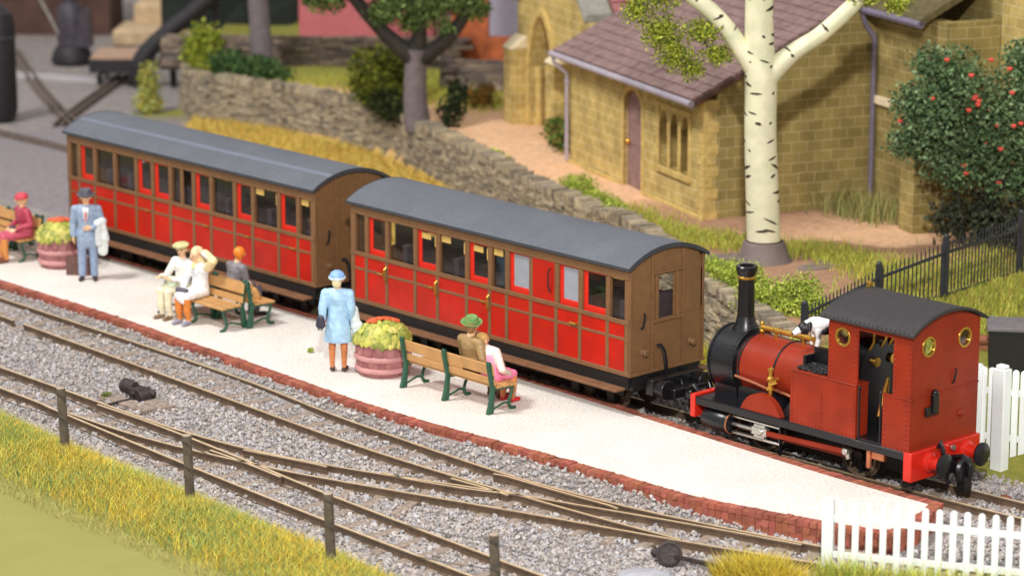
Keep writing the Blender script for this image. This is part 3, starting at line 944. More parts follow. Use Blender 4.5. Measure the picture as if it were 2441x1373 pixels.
    # end fittings
    for xe, sg in ((0.0, 1), (-L, -1)):
        for yy in (0.34, 1.50):
            bu = MB()
            Mx = Matrix.Translation((xe, yy, 1.32)) @ Matrix.Rotation(R(90*sg), 4, 'Y')
            bu.lathe([(.07, 0), (.06, .02), (.05, .05), (.062, .06), (.066, .08), (.05, .1), (.01, .105)], 14, 0, Mx)
            bu.build("lamp_boss", m_brown, t)
        h = MB(); h.tube([(xe+sg*.01, .35, 2.0), (xe+sg*.05, .34, 1.97), (xe+sg*.05, .30, 1.78), (xe+sg*.01, .29, 1.74)], .022, 6); h.build("end_handle", m_black, t)
        h = MB(); h.tube([(xe+sg*.02, .68, 1.38), (xe+sg*.07, .70, 1.40), (xe+sg*.11, .74, 1.3), (xe+sg*.12, .78, 1.1), (xe+sg*.11, .80, .85), (xe+sg*.14, .83, .62), (xe+sg*.2, .86, .52)], .035, 8); h.build("brake_hose", m_black, t)
        cp = MB(); cp.box(*sorted((xe, xe+sg*.22)), CW/2-.12, CW/2+.12, .58, .78)
        cp.lathe([(.0, 0), (.16, 0), (.18, .03), (.16, .06), (0, .07)], 14, 0, Matrix.Translation((xe+sg*.22, CW/2, .68)) @ Matrix.Rotation(R(90*sg), 4, 'Y'))
        cp.tube([(xe+sg*.2, CW/2, .78), (xe+sg*.36, CW/2, .8), (xe+sg*.42, CW/2, .7)], .03, 6)
        cp.build("coupling", m_black, t, bevel=.01)
        hd = MB(); hd.box(*sorted((xe+sg*.121, xe+sg*.30)), CW/2-.62, CW/2+.62, .60, .88); hd.box(*sorted((xe+sg*.30, xe+sg*.62)), CW/2-.40, CW/2+.40, .58, .74); hd.cyl((xe+sg*.3, CW/2-.46, .72), (xe+sg*.52, CW/2-.46, .72), .15, .17, 16); hd.cyl((xe+sg*.3, CW/2+.46, .72), (xe+sg*.52, CW/2+.46, .72), .15, .17, 16); hd.build('drawgear', m_black, t, bevel=.015)
        for yy in (CW/2-.34, CW/2+.34):
            ch_ = MB(); ch_.tube([(xe+sg*.02, yy, .74), (xe+sg*.14, yy, .70), (xe+sg*.34, yy, .52), (xe+sg*.56, yy, .58)], .03, 6)
            ch_.cyl((xe+sg*.02, yy, .80), (xe+sg*.16, yy, .80), .08, .09, 12); ch_.build("side_chain", m_black, t)
    return t

A_posts = [-7.51, -7.09, -6.49, -5.67, -5.03, -4.22, -3.59, -3.13, -2.49, -1.83, -1.22, -0.53, 0.0]
A_kinds = ['w', 'dg', 'w', 'dng', 'wn', 'dng', 'wn', 'bx', 'p', 'h', 'dx', 'w']
A_kinds[9] = 'b'
coachA = make_coach((0, 0, 0), 0.0, 7.54, A_posts, A_kinds, "shorter red and brown coach with a dark grey roof, coupled next to the engine")
hb = MB(); hb.tube([(-1.44, -0.04, 1.645), (-1.28, -0.04, 1.64)], 0.026, 6); hb.cyl((-1.3, 0, 1.64), (-1.3, -.045, 1.64), .025, n=8); hb.build("handle", m_brass, coachA)
Bx0 = -8.80
B_posts = [x-Bx0 for x in [-17.19, -16.79, -16.21, -15.48, -14.71, -14.13, -13.51, -12.71, -12.12, -11.34, -10.75, -9.92, -9.31, -8.80]]
B_kinds = ['w', 'dx', 'w', 'w', 'd', 'dx', 'w|', 'd', 'w', 'd', 'wn', 'd', 'wn']
coachB = make_coach((Bx0, 0.10, 0.0), 0.006, 8.41, B_posts, B_kinds, "longer red and brown coach with a seam along its grey roof", False)
sm = MB()
pts = [(-8.45, .40, 0), (0.05, .40, 0)]
A18 = roof_arc(-0.075, CW+0.075, EZ, 0.30, 18)
ya, za = A18[4]; yb, zb = A18[5]
sm.add([(-8.46, ya, za+.006), (.06, ya, za+.006), (.06, yb, zb+.006), (-8.46, yb, zb+.006), (-8.46, ya, za-.01), (.06, ya, za-.01), (.06, yb, zb-.01), (-8.46, yb, zb-.01)],
       [(0, 1, 2, 3), (4, 7, 6, 5), (0, 4, 5, 1), (1, 5, 6, 2), (2, 6, 7, 3), (3, 7, 4, 0)])
m_seam = mat("roof_seam_grey", (108, 114, 127), 0.7, var=0.05)
sm.build("roof_seam", m_seam, coachB)

# ------------------------------------------------------------------ engine
def make_engine():
    t = thing("steam_engine", "small dark red tank engine with a tall black chimney and an open-sided cab", "steam engine", (3.7, 1.07, 0), 0.020)
    ox = 3.7
    X = lambda x: x-ox
    hw = 0.85
    def rivets(mb, pts, r=0.016, ax='y', sg=-1):
        for p in pts:
            mb.sphere(p, r, 0, 6)
    # frames and footplate
    f = MB()
    f.box(X(1.42), X(5.95), -hw, hw, .775, .865)
    f.box(X(1.44), X(5.93), -hw-.012, -hw+.02, .735, .855); f.box(X(1.44), X(5.93), hw-.02, hw+.012, .735, .855)
    f.build("footplate", m_black, t, bevel=.006)
    f = MB()
    for s in (-1, 1): f.box(X(1.5), X(5.85), s*.24-.03, s*.24+.03, .32, .775)
    f.box(X(1.6), X(2.4), -.24, .24, .35, .77); f.box(X(4.4), X(5.7), -.3, .3, .30, .775)
    f.build("frame", m_under, t)
    # buffer beams
    bb = MB(); bb.box(X(1.31), X(1.42), -hw-.02, hw+.02, .50, .90); b1 = bb.build("buffer_beam", m_beam, t, bevel=.015)
    bb = MB(); bb.prism([(X(5.93), .40), (X(6.10), .40), (X(6.10), .88), (X(5.93), .88)], 'y', -hw-.02, hw+.02)
    b2 = bb.build("buffer_beam", m_beam, t, bevel=.015)
    for (xb, sg, par) in ((1.31, -1, b1), (6.10, 1, b2)):
        for yy in (-.42, .52):
            bf = MB(); Mx = Matrix.Translation((X(xb), yy, .66)) @ Matrix.Rotation(R(90*sg), 4, 'Y')
            bf.lathe([(.17, 0), (.165, .03), (.12, .06), (.10, .20), (.10, .24)], 16, 0, Mx)
            bo = bf.build("buffer", m_beam, par)
            bf = MB(); bf.lathe([(.05, .2), (.05, .28), (.19, .285), (.2, .32), (.17, .345), (.02, .36)], 18, 0, Mx)
            bf.build("buffer_head", m_black, bo)
        cp = MB()
        cp.box(*sorted((X(xb), X(xb+sg*.34))), -.11, .11, .46, .66)
        cp.lathe([(0, 0), (.21, 0), (.23, .04), (.2, .09), (0, .1)], 18, 0, Matrix.Translation((X(xb+sg*.34), 0, .52)) @ Matrix.Rotation(R(90*sg), 4, 'Y'))
        cp.tube([(X(xb+sg*.12), .0, .68), (X(xb+sg*.34), .0, .74), (X(xb+sg*.5), .0, .62), (X(xb+sg*.48), 0, .42)], .045, 8)
        cp.box(*sorted((X(xb+sg*.30), X(xb+sg*.46))), -.09, .09, .18, .44)
        cp.tube([(X(xb+sg*.06), -.28, .88), (X(xb+sg*.10), -.28, .98), (X(xb+sg*.15), -.27, .86), (X(xb+sg*.18), -.24, .5), (X(xb+sg*.22), -.2, .3)], .04, 8)
        cp.build("coupling", m_black, par, bevel=.01)
        if sg < 0:
            dk = MB(); dk.box(X(1.31-.34), X(1.31), -.62, .62, .70, .80); dk.box(X(1.31-.62), X(1.31-.3), -.13, .13, .52, .66); dk.tube([(X(1.2), -.5, .80), (X(1.05), -.5, .92), (X(.9), -.48, .85), (X(.78), -.4, .6)], .04, 8); dk.tube([(X(1.2), .45, .80), (X(1.05), .45, .95), (X(.9), .42, .85), (X(.8), .35, .6)], .04, 8)
            dk.build("front_drawgear", m_black, par, bevel=.015)
        sc = MB(); sc.cyl((X(xb+sg*.02), 0.12, .80), (X(xb+sg*.07), 0.12, .80), .045, n=12); sc.build("bolt", m_steel, par)
    # boiler
    zc = 1.42
    def drum(mb, x0, x1, r, m=0, n=40):
        mb.lathe([(0, 0), (r, 0), (r, x1-x0), (0, x1-x0)], n, m, Matrix.Translation((X(x0), 0, zc)) @ Matrix.Rotation(R(90), 4, 'Y'), cap=False)
    b = MB(); drum(b, 1.98, 3.55, .515)
    bo = b.build("boiler", m_eng, t)
    for xx, rr_ in ((2.0, .527), (2.055, .527), (2.83, .527), (3.49, .522)):
        b = MB(); drum(b, xx, xx+.035, rr_); b.build("boiler_band", m_black, bo)
    b = MB(); drum(b, 1.44, 2.0, .565)
    drum(b, 1.41, 1.45, .585); drum(b, 1.955, 1.995, .582)
    b.lathe([(0, 0), (.40, 0), (.40, .03), (.30, .06), (0, .08)], 24, 0, Matrix.Translation((X(1.41), 0, zc)) @ Matrix.Rotation(R(-90), 4, 'Y'))
    for x_ in (1.47, 1.92):
        for k in range(28):
            a = R(-20+k*220/27)
            b.sphere((X(x_), -.567*math.cos(a), zc+.567*math.sin(a)), .016, 0, 6)
    b.box(X(1.46), X(1.96), -.42, .42, .86, 1.15)
    sb = b.build("smokebox", m_black, t)
    c = MB()
    c.lathe([(.30, -.16), (.22, .0), (.175, .08), (.156, .18), (.15, .20)], 28, 0, Matrix.Translation((X(1.76), 0, zc+.56)))
    c.lathe([(.146, .17), (.134, .82), (.136, .86), (.132, .9)], 28, 0, Matrix.Translation((X(1.76), 0, zc+.56)))
    c.lathe([(.135, .88), (.165, .96), (.182, 1.0), (.186, 1.05), (.165, 1.075), (.125, 1.07), (.115, .9)], 28, 0, Matrix.Translation((X(1.76), 0, zc+.56)), cap=False)
    ch = c.build("chimney", m_black, t)
    c = MB(); c.lathe([(.136, .84), (.154, .855), (.154, .885), (.136, .9)], 28, 0, Matrix.Translation((X(1.76), 0, zc+.56)), cap=False); c.build("chimney_band", m_brass, ch)
    # brass safety pipe along the top, clack valve and copper pipes
    p = MB()
    p.sphere((X(2.13), 0, 1.99), .055, 0, 10); p.cyl((X(2.13), 0, 1.90), (X(2.13), 0, 2.1), .025); p.sphere((X(2.13), 0, 2.12), .04, 0, 8)
    p.cyl((X(2.13), 0, 2.05), (X(3.35), 0.0, 2.06), .048, n=10)
    for x_ in (2.45, 3.05, 3.3): p.lathe([(.03, 0), (.03, .09), (.055, .1), (.055, .15), (.03, .17)], 10, 0, Matrix.Translation((X(x_), 0, 1.93)))
    p.build("safety_valve", m_brass, bo)
    p = MB(); yv = -hw+.16
    p.lathe([(.035, 0), (.04, .06), (.075, .08), (.075, .12), (.045, .14), (.045, .22), (.07, .25), (.07, .28), (.035, .31), (.035, .38), (.055, .40), (.055, .44), (.02, .46)], 12, 0, Matrix.Translation((X(2.96), yv, 1.18)))
    p.cyl((X(2.96), yv, 1.36), (X(2.96), -.46, 1.42), .035, n=8); p.cyl((X(2.96), yv-.02, 1.36), (X(3.08), yv+.02, 1.42), .04, n=8)
    p.build("clack_valve", m_brass, t)
    p = MB(); p.tube([(X(2.96), yv, 1.2), (X(2.95), yv-.02, 1.05), (X(2.89), yv-.03, .92), (X(2.87), yv-.03, .84)], .03, 8)
    p.tube([(X(2.05), -.56, 1.3), (X(2.5), -.57, 1.26), (X(2.9), yv, 1.26)], .024, 8)
    p.tube([(X(2.95), -.55, 1.22), (X(3.2), -.56, 1.2), (X(3.52), -.56, 1.14)], .024, 8)
    p.build("copper_pipe", m_copper, t)
    # splasher-like red sand box in front of the tank, small brass oiler at the front
    q = MB(); q.lathe([(0, 0), (.45, 0), (.45, .12), (.0, .12)], 30, 0, Matrix.Translation((X(2.86), -hw+.14, .74)) @ Matrix.Rotation(R(90), 4, 'X'))
    q.v = [(a, b_, max(c_, .868)) for a, b_, c_ in q.v]
    q.build("splasher", m_eng, t)
    q = MB(); q.lathe([(.05, 0), (.035, .05), (.06, .08), (.065, .15), (.03, .19)], 12, 0, Matrix.Translation((X(1.62), -.32, .87)))
    q.build("front_oiler", m_brass, t)
    q = MB(); q.prism([(X(3.18), .868), (X(3.55), .868), (X(3.55), 1.32)], 'y', -.70, -.62); q.prism([(X(3.18), .868), (X(3.55), .868), (X(3.55), 1.32)], 'y', .62, .70)
    q.box(X(2.0), X(3.5), -.42, .42, .86, 1.1); q.build("boiler_saddle", m_black, t)
    # side tanks
    for s in (-1, 1):
        k = MB(); y0, y1 = sorted((s*hw, s*(hw-.30)))
        k.box(X(3.53), X(4.92), y0, y1, .868, 1.74)
        yr = s*(hw+.002)
        pts = [(X(x_), yr, z_) for x_ in (3.57, 4.20, 4.88) for z_ in np.arange(.93, 1.66, .08)] + [(X(x_), yr, z_) for z_ in (.91,) for x_ in np.arange(3.6, 4.9, .08)]
        rivets(k, pts, .019)
        tk = k.build("side_tank", m_eng, t)
        k = MB(); k.box(X(3.52), X(4.93), y0-.012, y1+.012, 1.735, 1.765); k.build("tank_lip", m_eng, tk, bevel=.01)
    # firebox and coal between boiler and cab
    b = MB(); b.box(X(3.56), X(4.34), -.55, .55, .868, 1.42)
    prof = [(-.5, 1.42)] + [(-.5*math.cos(R(a)), 1.42+.52*math.sin(R(a))) for a in range(0, 181, 12)] + [(.5, 1.42)]
    b.prism(prof, 'x', X(3.50), X(3.62))
    b.box(X(3.62), X(4.34), .5, .83, 1.765, 1.99)
    b.build("firebox", m_black, t)
    # bunker plate between boiler and cab: sloped, black, with coal
    c = MB()
    for k in range(150):
        c.sphere((X(3.64+random.random()*.64), -.78+random.random()*.38, 1.77+random.random()*.035), (.03+random.random()*.03, .03+random.random()*.03, .025+.02*random.random()), 0, 5)
    for k in range(60):
        c.sphere((X(3.66+random.random()*.62), -.45+random.random()*.9, 1.48+.3*random.random()), .06+.05*random.random(), 0, 6)
    c.build("coal", m_coal, t)
    b = MB(); b.box(X(3.60), X(4.33), -.36, -.33, 1.74, 2.06); b.box(X(4.30), X(4.33), -hw+.02, -.34, 1.766, 2.06); b.box(X(3.55), X(3.60), -hw+.28, -.34, 1.5, 1.94)
    b.build("coal_plate", m_black, t)
    # cab
    def panel(mb, x0, x1, z0, z1, y, th=.03, s=-1):
        ya, yb = sorted((y, y-s*th)); mb.box(X(x0), X(x1), ya, yb, z0, z1)
    CT = 2.80
    for s in (-1, 1):
        y = s*hw
        k = MB()
        # front panel with a round window: plate with hole
        x0, x1, z0, z1 = 4.32, 4.94, 1.765, CT
        cx, cz, rr = 4.62, 2.50, .125
        outer = []; inn = []
        N = 32
        for i_ in range(N):
            a = 2*math.pi*i_/N; ca, sa = math.cos(a), math.sin(a)
            kx = ((x1-cx) if ca > 0 else (cx-x0))/max(1e-6, abs(ca)); kz = ((z1-cz) if sa > 0 else (cz-z0))/max(1e-6, abs(sa))
            rr_ = min(kx, kz); outer.append((X(cx)+ca*rr_, cz+sa*rr_)); inn.append((X(cx)+ca*rr, cz+sa*rr))
        # snap nearest outer points to the corners
        for (qx, qz) in ((X(x0), z0), (X(x1), z0), (X(x0), z1), (X(x1), z1)):
            j = min(range(N), key=lambda i_: (outer[i_][0]-qx)**2+(outer[i_][1]-qz)**2); outer[j] = (qx, qz)
        k.ring_plate(outer, inn, 'y', *sorted((y, y-s*.03)))
        panel(k, 5.66, 6.03, 1.745, CT, y, s=s)
        panel(k, 4.32, 6.03, CT-.10, CT, y, s=s) if False else panel(k, 4.94, 5.66, CT-.13, CT, y, s=s)
        rv = [(X(x_), y, z_) for x_ in (4.35, 4.90, 5.70, 5.99) for z_ in np.arange(1.82, 2.66, .085)]
        rivets(k, rv, .020)
        k.build("cab_side", m_eng, t, bevel=.004)
        w = MB(); w.ring_plate([(X(cx)+math.cos(a)*(rr+.035), cz+math.sin(a)*(rr+.035)) for a in np.linspace(0, 2*math.pi, 32, endpoint=False)],
                               [(X(cx)+math.cos(a)*(rr-.005), cz+math.sin(a)*(rr-.005)) for a in np.linspace(0, 2*math.pi, 32, endpoint=False)], 'y', *sorted((y+s*.014, y-s*.034)))
        wf = w.build("window_ring", m_brass, t, bevel=.005)
        gg = MB(); gg.cyl((X(cx), y-s*.012, cz), (X(cx), y-s*.02, cz), rr, n=24); gg.build("window_glass", m_glass, wf)
        k = MB(); panel(k, 5.47, 6.03, .868, 1.72, y, s=s)
        rivets(k, [(X(x_), y, z_) for x_ in (5.51, 5.94, 5.995) for z_ in np.arange(.93, 1.66, .08)] + [(X(x_), y, .91) for x_ in np.arange(5.55, 5.95, .08)], .019)
        bk = k.build("bunker_side", m_eng, t, bevel=.004)
        k = MB(); k.box(X(5.46), X(6.045), *sorted((y+s*.012, y-s*.05)), 1.72, 1.745); k.build("bunker_lip", m_eng, bk, bevel=.006)
        hr = MB()
        for x_ in (4.99, 5.43): hr.cyl((X(x_), y-s*.005, .90), (X(x_), y-s*.005, 1.72), .018, n=8); hr.sphere((X(x_), y-s*.005, 1.74), .03, 0, 8)
        hr.build("cab_handrail", m_black, t)
    # rear sheet with two round spectacle windows
    def plate_with_holes(x_, z0, z1, holes, th, m):
        k = MB(); ys = [-hw+.031] + [(holes[i_][0]+holes[i_+1][0])/2 for i_ in range(len(holes)-1)] + [hw-.031]
        for (cy, cz, rr), ya, yb in zip(holes, ys[:-1], ys[1:]):
            N = 32; outer = []; inn = []
            for i_ in range(N):
                a = 2*math.pi*i_/N; ca, sa = math.cos(a), math.sin(a)
                ky = ((yb-cy) if ca > 0 else (cy-ya))/max(1e-6, abs(ca)); kz = ((z1-cz) if sa > 0 else (cz-z0))/max(1e-6, abs(sa))
                r_ = min(ky, kz); outer.append((cy+ca*r_, cz+sa*r_)); inn.append((cy+ca*rr, cz+sa*rr))
            for (qy, qz) in ((ya, z0), (yb, z0), (ya, z1), (yb, z1)):
                j = min(range(N), key=lambda i_: (outer[i_][0]-qy)**2+(outer[i_][1]-qz)**2); outer[j] = (qy, qz)
            k.ring_plate(outer, inn, 'x', X(x_-th), X(x_))
        return k
    for x_, nm in ((6.03, "cab_back"), (4.36, "cab_front")):
        k = plate_with_holes(x_, 1.745, CT, [(-.44, 2.53, .135), (.46, 2.53, .135)], .03, m_eng)
        ar = roof_arc(-hw+.031, hw-.031, CT, .22, 14)
        k.prism([(hw-.031, CT)] + ar[::-1][1:-1] + [(-hw+.031, CT)], 'x', X(x_-.03), X(x_)) if False else k.prism(ar, 'x', X(x_-.03), X(x_))
        cb = k.build(nm, m_eng, t)
        for cy in (-.44, .46):
            w = MB(); an = np.linspace(0, 2*math.pi, 32, endpoint=False)
            w.ring_plate([(cy+math.cos(a)*.17, 2.53+math.sin(a)*.17) for a in an], [(cy+math.cos(a)*.13, 2.53+math.sin(a)*.13) for a in an], 'x', X(x_-.034), X(x_+.016))
            wr = w.build("window_ring", m_brass, cb, bevel=.005)
            gg = MB(); gg.cyl((X(x_-.012), cy, 2.53), (X(x_-.02), cy, 2.53), .132, n=24); gg.build("window_glass", m_glass, wr)
    k = MB(); k.box(X(6.0), X(6.03), -hw+.031, hw-.031, .868, 1.72); k.box(X(6.0), X(6.045), -hw+.031, hw-.031, 1.72, 1.745)
    k.box(X(5.46), X(5.49), -hw+.031, hw-.031, .868, 1.5)
    k.sphere((X(6.04), .42, 1.29), (.03, .07, .06), 0, 12)
    bk = k.build("bunker_back", m_eng, t)
    k = MB(); k.tube([(X(6.03), .26, 2.05), (X(6.06), .25, 2.03), (X(6.06), .19, 1.86), (X(6.03), .18, 1.83)], .016, 6); k.build("end_handle", m_black, bk)
    k = MB(); k.box(X(6.03), X(6.11), -.36, -.22, 1.42, 1.76); k.box(X(6.03), X(6.08), -.50, -.36, 1.40, 1.55); k.sphere((X(6.07), -.29, 1.76), .06, 0, 8); k.build("lamp_bracket", m_black, bk, bevel=.015)
    # cab roof
    k = MB(); Aa = roof_arc(-hw-.10, hw+.10, CT+.0, .28, 20); Bb = roof_arc(-hw-.09, hw+.09, CT-.035, .275, 20)
    k.prism(Aa+Bb[::-1], 'x', X(4.20), X(6.12))
    for x_ in (4.24, 6.09):
        for (yy, zz) in roof_arc(-hw-.06, hw+.06, CT+.004, .28, 24): k.sphere((X(x_), yy, zz), .02, 0, 6)
    for x_ in np.arange(4.3, 6.1, .09): k.sphere((X(x_), -hw-.075, CT+.022), .017, 0, 6)
    k.build("cab_roof", m_cabroof, t, angle=30)
    k = MB(); k.lathe([(.03, 0), (.03, .06), (.05, .07), (.05, .12), (.02, .13)], 10, 0, Matrix.Translation((X(4.22), .25, CT+.24))); k.build("whistle", m_brass, t)
    # cab inside: floor, backhead, levers
    k = MB(); k.box(X(4.36), X(6.0), -hw+.03, hw-.03, .866, .90)
    k.box(X(4.36), X(4.72), -.5, .5, .90, 1.85); k.prism([(.5*math.cos(R(a)), 1.85+.45*math.sin(R(a))) for a in range(0, 181, 15)], 'x', X(4.36), X(4.72))
    k.box(X(4.37), X(4.9), -hw+.3, -.5, .9, 1.3)
    k.box(X(4.37), X(4.40), -hw+.031, hw-.031, .9, 1.74)
    k.build("backhead", m_black, t)
    k = MB(); k.tube([(X(5.15), -.55, 1.25), (X(5.22), -.56, 1.45), (X(5.30), -.57, 1.72), (X(5.34), -.57, 1.92)], [.03, .045, .05, .02], 8); k.build("brake_lever", m_brass, t)
    for yy in (-.3, .0, .2):
        k = MB(); k.tube([(X(4.71), yy, 2.2), (X(4.8), yy, 2.35), (X(4.8), yy, 2.7)], .022, 6); k.build("steam_pipe", m_brass, t)
    for yy in (-.15, .25):
        k = MB(); k.cyl((X(4.70), yy, 1.98), (X(4.77), yy, 1.98), .08, n=12); k.build("gauge", m_brass, t)
    # wheels
    for xw, rw in ((2.62, .36), (4.66, .36)):
        for s in (-1, 1):
            w = MB(); Mx = Matrix.Translation((X(xw), s*.375, .10+rw)) @ Matrix.Rotation(R(90*s), 4, 'X')
            w.lathe([(rw-.05, -.05), (rw, -.05), (rw, .03), (rw+.03, .035), (rw+.03, .06), (rw-.05, .06), (rw-.05, -.05)], 40, 0, Mx, cap=False)
            wo = w.build("wheel", m_wheel, t)
            w = MB()
            for a in range(0, 360, 36):
                w.box(-.02, .02, .05, rw-.045, -.02, .02, 0, Mx @ Matrix.Rotation(R(a), 4, 'Z'))
            w.lathe([(0, -.06), (.09, -.06), (.09, .05), (0, .05)], 16, 0, Mx)
            w.prism([(math.cos(R(a))*(rw-.05), math.sin(R(a))*(rw-.05)) for a in range(200, 341, 10)], 'z', -.02, .02, 0, Mx)
            w.build("spokes", m_black, wo)
    # cylinders and motion
    for s in (-1, 1):
        y = s*(hw-.13)
        c = MB(); Mx = Matrix.Translation((X(1.58), y, .52)) @ Matrix.Rotation(R(90), 4, 'Y')
        c.lathe([(0, 0), (.17, 0), (.185, .02), (.185, .52), (.17, .54), (.17, .56), (.11, .57), (.0, .6)], 28, 0, Mx)
        c.box(X(1.60), X(2.10), *sorted((s*.3, y)), .56, .77)
        cy = c.build("cylinder", m_black, t)
        c = MB(); c.lathe([(.175, .555), (.188, .56), (.188, .575), (.17, .58)], 28, 0, Mx, cap=False); c.build("cylinder_band", m_copper, cy)
        c = MB()
        c.bar((X(2.16), y, .66), (X(3.22), y, .66), .07, .035); c.bar((X(2.16), y, .38), (X(3.22), y, .38), .07, .035)
        c.cyl((X(2.1), y, .52), (X(2.72), y, .52), .035, n=10)
        c.build("slide_bar", m_steel, t, bevel=.006)
        c = MB(); c.box(X(2.62), X(2.95), y-.05, y+.05, .45, .59); c.box(X(2.66), X(2.90), y-.04, y+.04, .40, .64); c.cyl((X(2.82), y+s*.08, .52), (X(2.82), y-s*.03, .52), .055, n=12)
        c.build("crosshead", m_steel, t, bevel=.01)
        c = MB(); c.bar((X(3.22), y, .74), (X(3.22), y, .20), .05, .04); c.bar((X(3.22), y, .66), (X(3.22), s*.25, .66), .04, .04); c.build("motion_bracket", m_black, t)
        c = MB(); c.bar((X(2.84), y+s*.03, .52), (X(4.62), y+s*.03, .58), .035, .085); co = c.build("connecting_rod", m_eng, t, bevel=.006)
        c = MB(); c.bar((X(2.62), y-s*.07, .46), (X(4.66), y-s*.07, .49), .03, .075); c.build("coupling_rod", m_eng, t)
        c = MB(); c.cyl((X(4.64), y+s*.055, .58), (X(4.64), y-s*.10, .58), .06, n=16); c.prism([(X(4.59), .62), (X(4.69), .62), (X(4.72), .46), (X(4.66), .44)], 'y', *sorted((y+s*.02, y-s*.03))); c.build("crank", m_steel, t, bevel=.01)
        c = MB(); c.box(X(5.05), X(5.42), *sorted((y, y-s*.1)), .56, .735); c.cyl((X(5.12), y, .40), (X(5.12), y, .72), .05, n=10); c.build("injector", m_copper, t, bevel=.02)
        for xs in (5.0, 5.4):
            pass
    return t
engine = make_engine()

# ------------------------------------------------------------------ dry stone wall
m_wall = mat("wall_stone", (150, 135, 110), 0.9, var=0.22, scale=9, attr="Col", bump=0.8, bscale=22, spec=0.2, detail=8)
def dry_wall(name, label, pts, z0f, z1f, thick, pal, ch=(0.03, 0.062), ln=(0.12, 0.38), cope=True, batter=0.10):
    """slab courses with random joints and a row of upright coping stones"""
    P = resample(pts, 0.1)
    d = np.r_[0, np.cumsum(np.linalg.norm(np.diff(P, axis=0), axis=1))]
    def at(s):
        i = min(len(P)-2, max(0, np.searchsorted(d, s)-1)); t = (P[i+1]-P[i])/np.linalg.norm(P[i+1]-P[i])
        return P[i]+t*(s-d[i]), t
    V = []; F = []; C = []
    cubef = [(0, 3, 2, 1), (4, 5, 6, 7), (0, 1, 5, 4), (1, 2, 6, 5), (2, 3, 7, 6), (3, 0, 4, 7)]
    def slab(s, l, z, h, dep, off, tilt=0.0):
        p, t = at(s); nrm = np.array([-t[1], t[0]])
        o_ = len(V)
        for zz in (0, h):
            for (u, w) in ((0, 0), (l, 0), (l, dep), (0, dep)):
                j = rng.normal(size=3)*0.006
                q = p+t*(u+tilt*zz)+nrm*(w+off)
                V.append((q[0]+j[0], q[1]+j[1], z+zz+j[2]*0.8))
        F.extend([[o_+a for a in q] for q in cubef])
        C.extend([pal[rng.integers(0, len(pal))]*(0.78+0.38*rng.random())]*8)
    L = d[-1]; mz0 = min(z0f(x) for x in P[:, 0]); 
    lev = 0.0
    while lev < 1.0:
        hh_ref = rng.uniform(*ch)
        s = rng.uniform(0, .2)
        stepl = hh_ref/1.15
        while s < L:
            l = rng.uniform(*ln)
            p, t = at(min(L-0.01, s)); z0 = z0f(p[0]); z1 = z1f(p[0]); H = z1-z0
            z = z0+lev*H
            slab(min(s, L-.02), l-0.012, z, stepl*H*0.97, thick*(0.5), lev*batter+rng.normal()*0.018)
            s += l
        lev += stepl
    s = 0.0
    if cope:
        while s < L-0.05:
            l = rng.uniform(0.06, 0.13); p, t = at(s); z1 = z1f(p[0])
            slab(s, l-0.015, z1-0.02, rng.uniform(0.12, 0.22), thick*rng.uniform(.85, 1.05), batter*.8+rng.normal()*.02, rng.uniform(-.45, .1))
            s += l
    o = big_mesh(name, V, F, m_wall, colors=np.array(C))
    # solid core behind the slabs
    k = MB()
    for i in range(0, len(P)):
        t = P[min(i+1, len(P)-1)]-P[max(i-1, 0)]; t = t/np.linalg.norm(t); nn = np.array([-t[1], t[0]])
        a = P[i]+nn*(0.03+0.0); b2 = P[i]+nn*thick*.9; a2 = P[i]+nn*(batter+.03)
        z0 = z0f(P[i, 0])-.1; z1 = z1f(P[i, 0])-0.02
        k.v += [(a[0], a[1], z0), (a2[0], a2[1], z1), (b2[0], b2[1], z1), (b2[0], b2[1], z0)]
    for i in range(len(P)-1):
        for j in range(4): k.f.append((i*4+j, i*4+(j+1) % 4, (i+1)*4+(j+1) % 4, (i+1)*4+j)); k.m.append(0)
    m_core = bpy.data.materials.get("wall_core") or mat("wall_core", (70, 62, 52), 0.95)
    k.build("wall_core", m_core, o)
    return tag(o, label, "wall")
wx = lambda x: float(np.interp(x, [-31, -27, -22, -12, -5, -1, 2], [0.0, -0.03, -0.03, -0.03, -0.03, -0.03, -0.05]))
wtop = lambda x: float(np.interp(x, [-31, -28.5, -26, -19, -8, -2, 1], [1.1, 1.18, 1.22, 1.24, 1.22, 1.2, 1.06]))
palW = PAL((172, 156, 130), (158, 144, 120), (144, 132, 114), (180, 166, 140), (132, 122, 108), (166, 154, 134))
wl = [(x, y-0.13) for x, y in zip(WALLX, WALLY) if -31.5 < x < 1.0]
dry_wall("dry_stone_wall", "long rough dry stone wall of thin tan slabs behind the train, holding up the churchyard", wl, wx, wtop, 0.42, palW)
palW2 = PAL((128, 112, 100), (112, 98, 90), (140, 124, 108), (100, 90, 86))
dry_wall("boundary_wall", "low blurred brown stone wall in front of the pink building", [(-31.6, 12.6), (-29.0, 15.0), (-27.4, 16.6), (-25.6, 18.2)], lambda x: 1.15, lambda x: 1.95, 0.4, palW2, (0.1, 0.16), (0.25, 0.6), False)
dry_wall("boundary_wall", "low dark stone wall between the tall tree and the church porch", [(-23.2, 15.6), (-21.6, 16.7), (-19.8, 17.9)], lambda x: 1.15, lambda x: 1.95, 0.4, palW2, (0.1, 0.16), (0.25, 0.6), False)

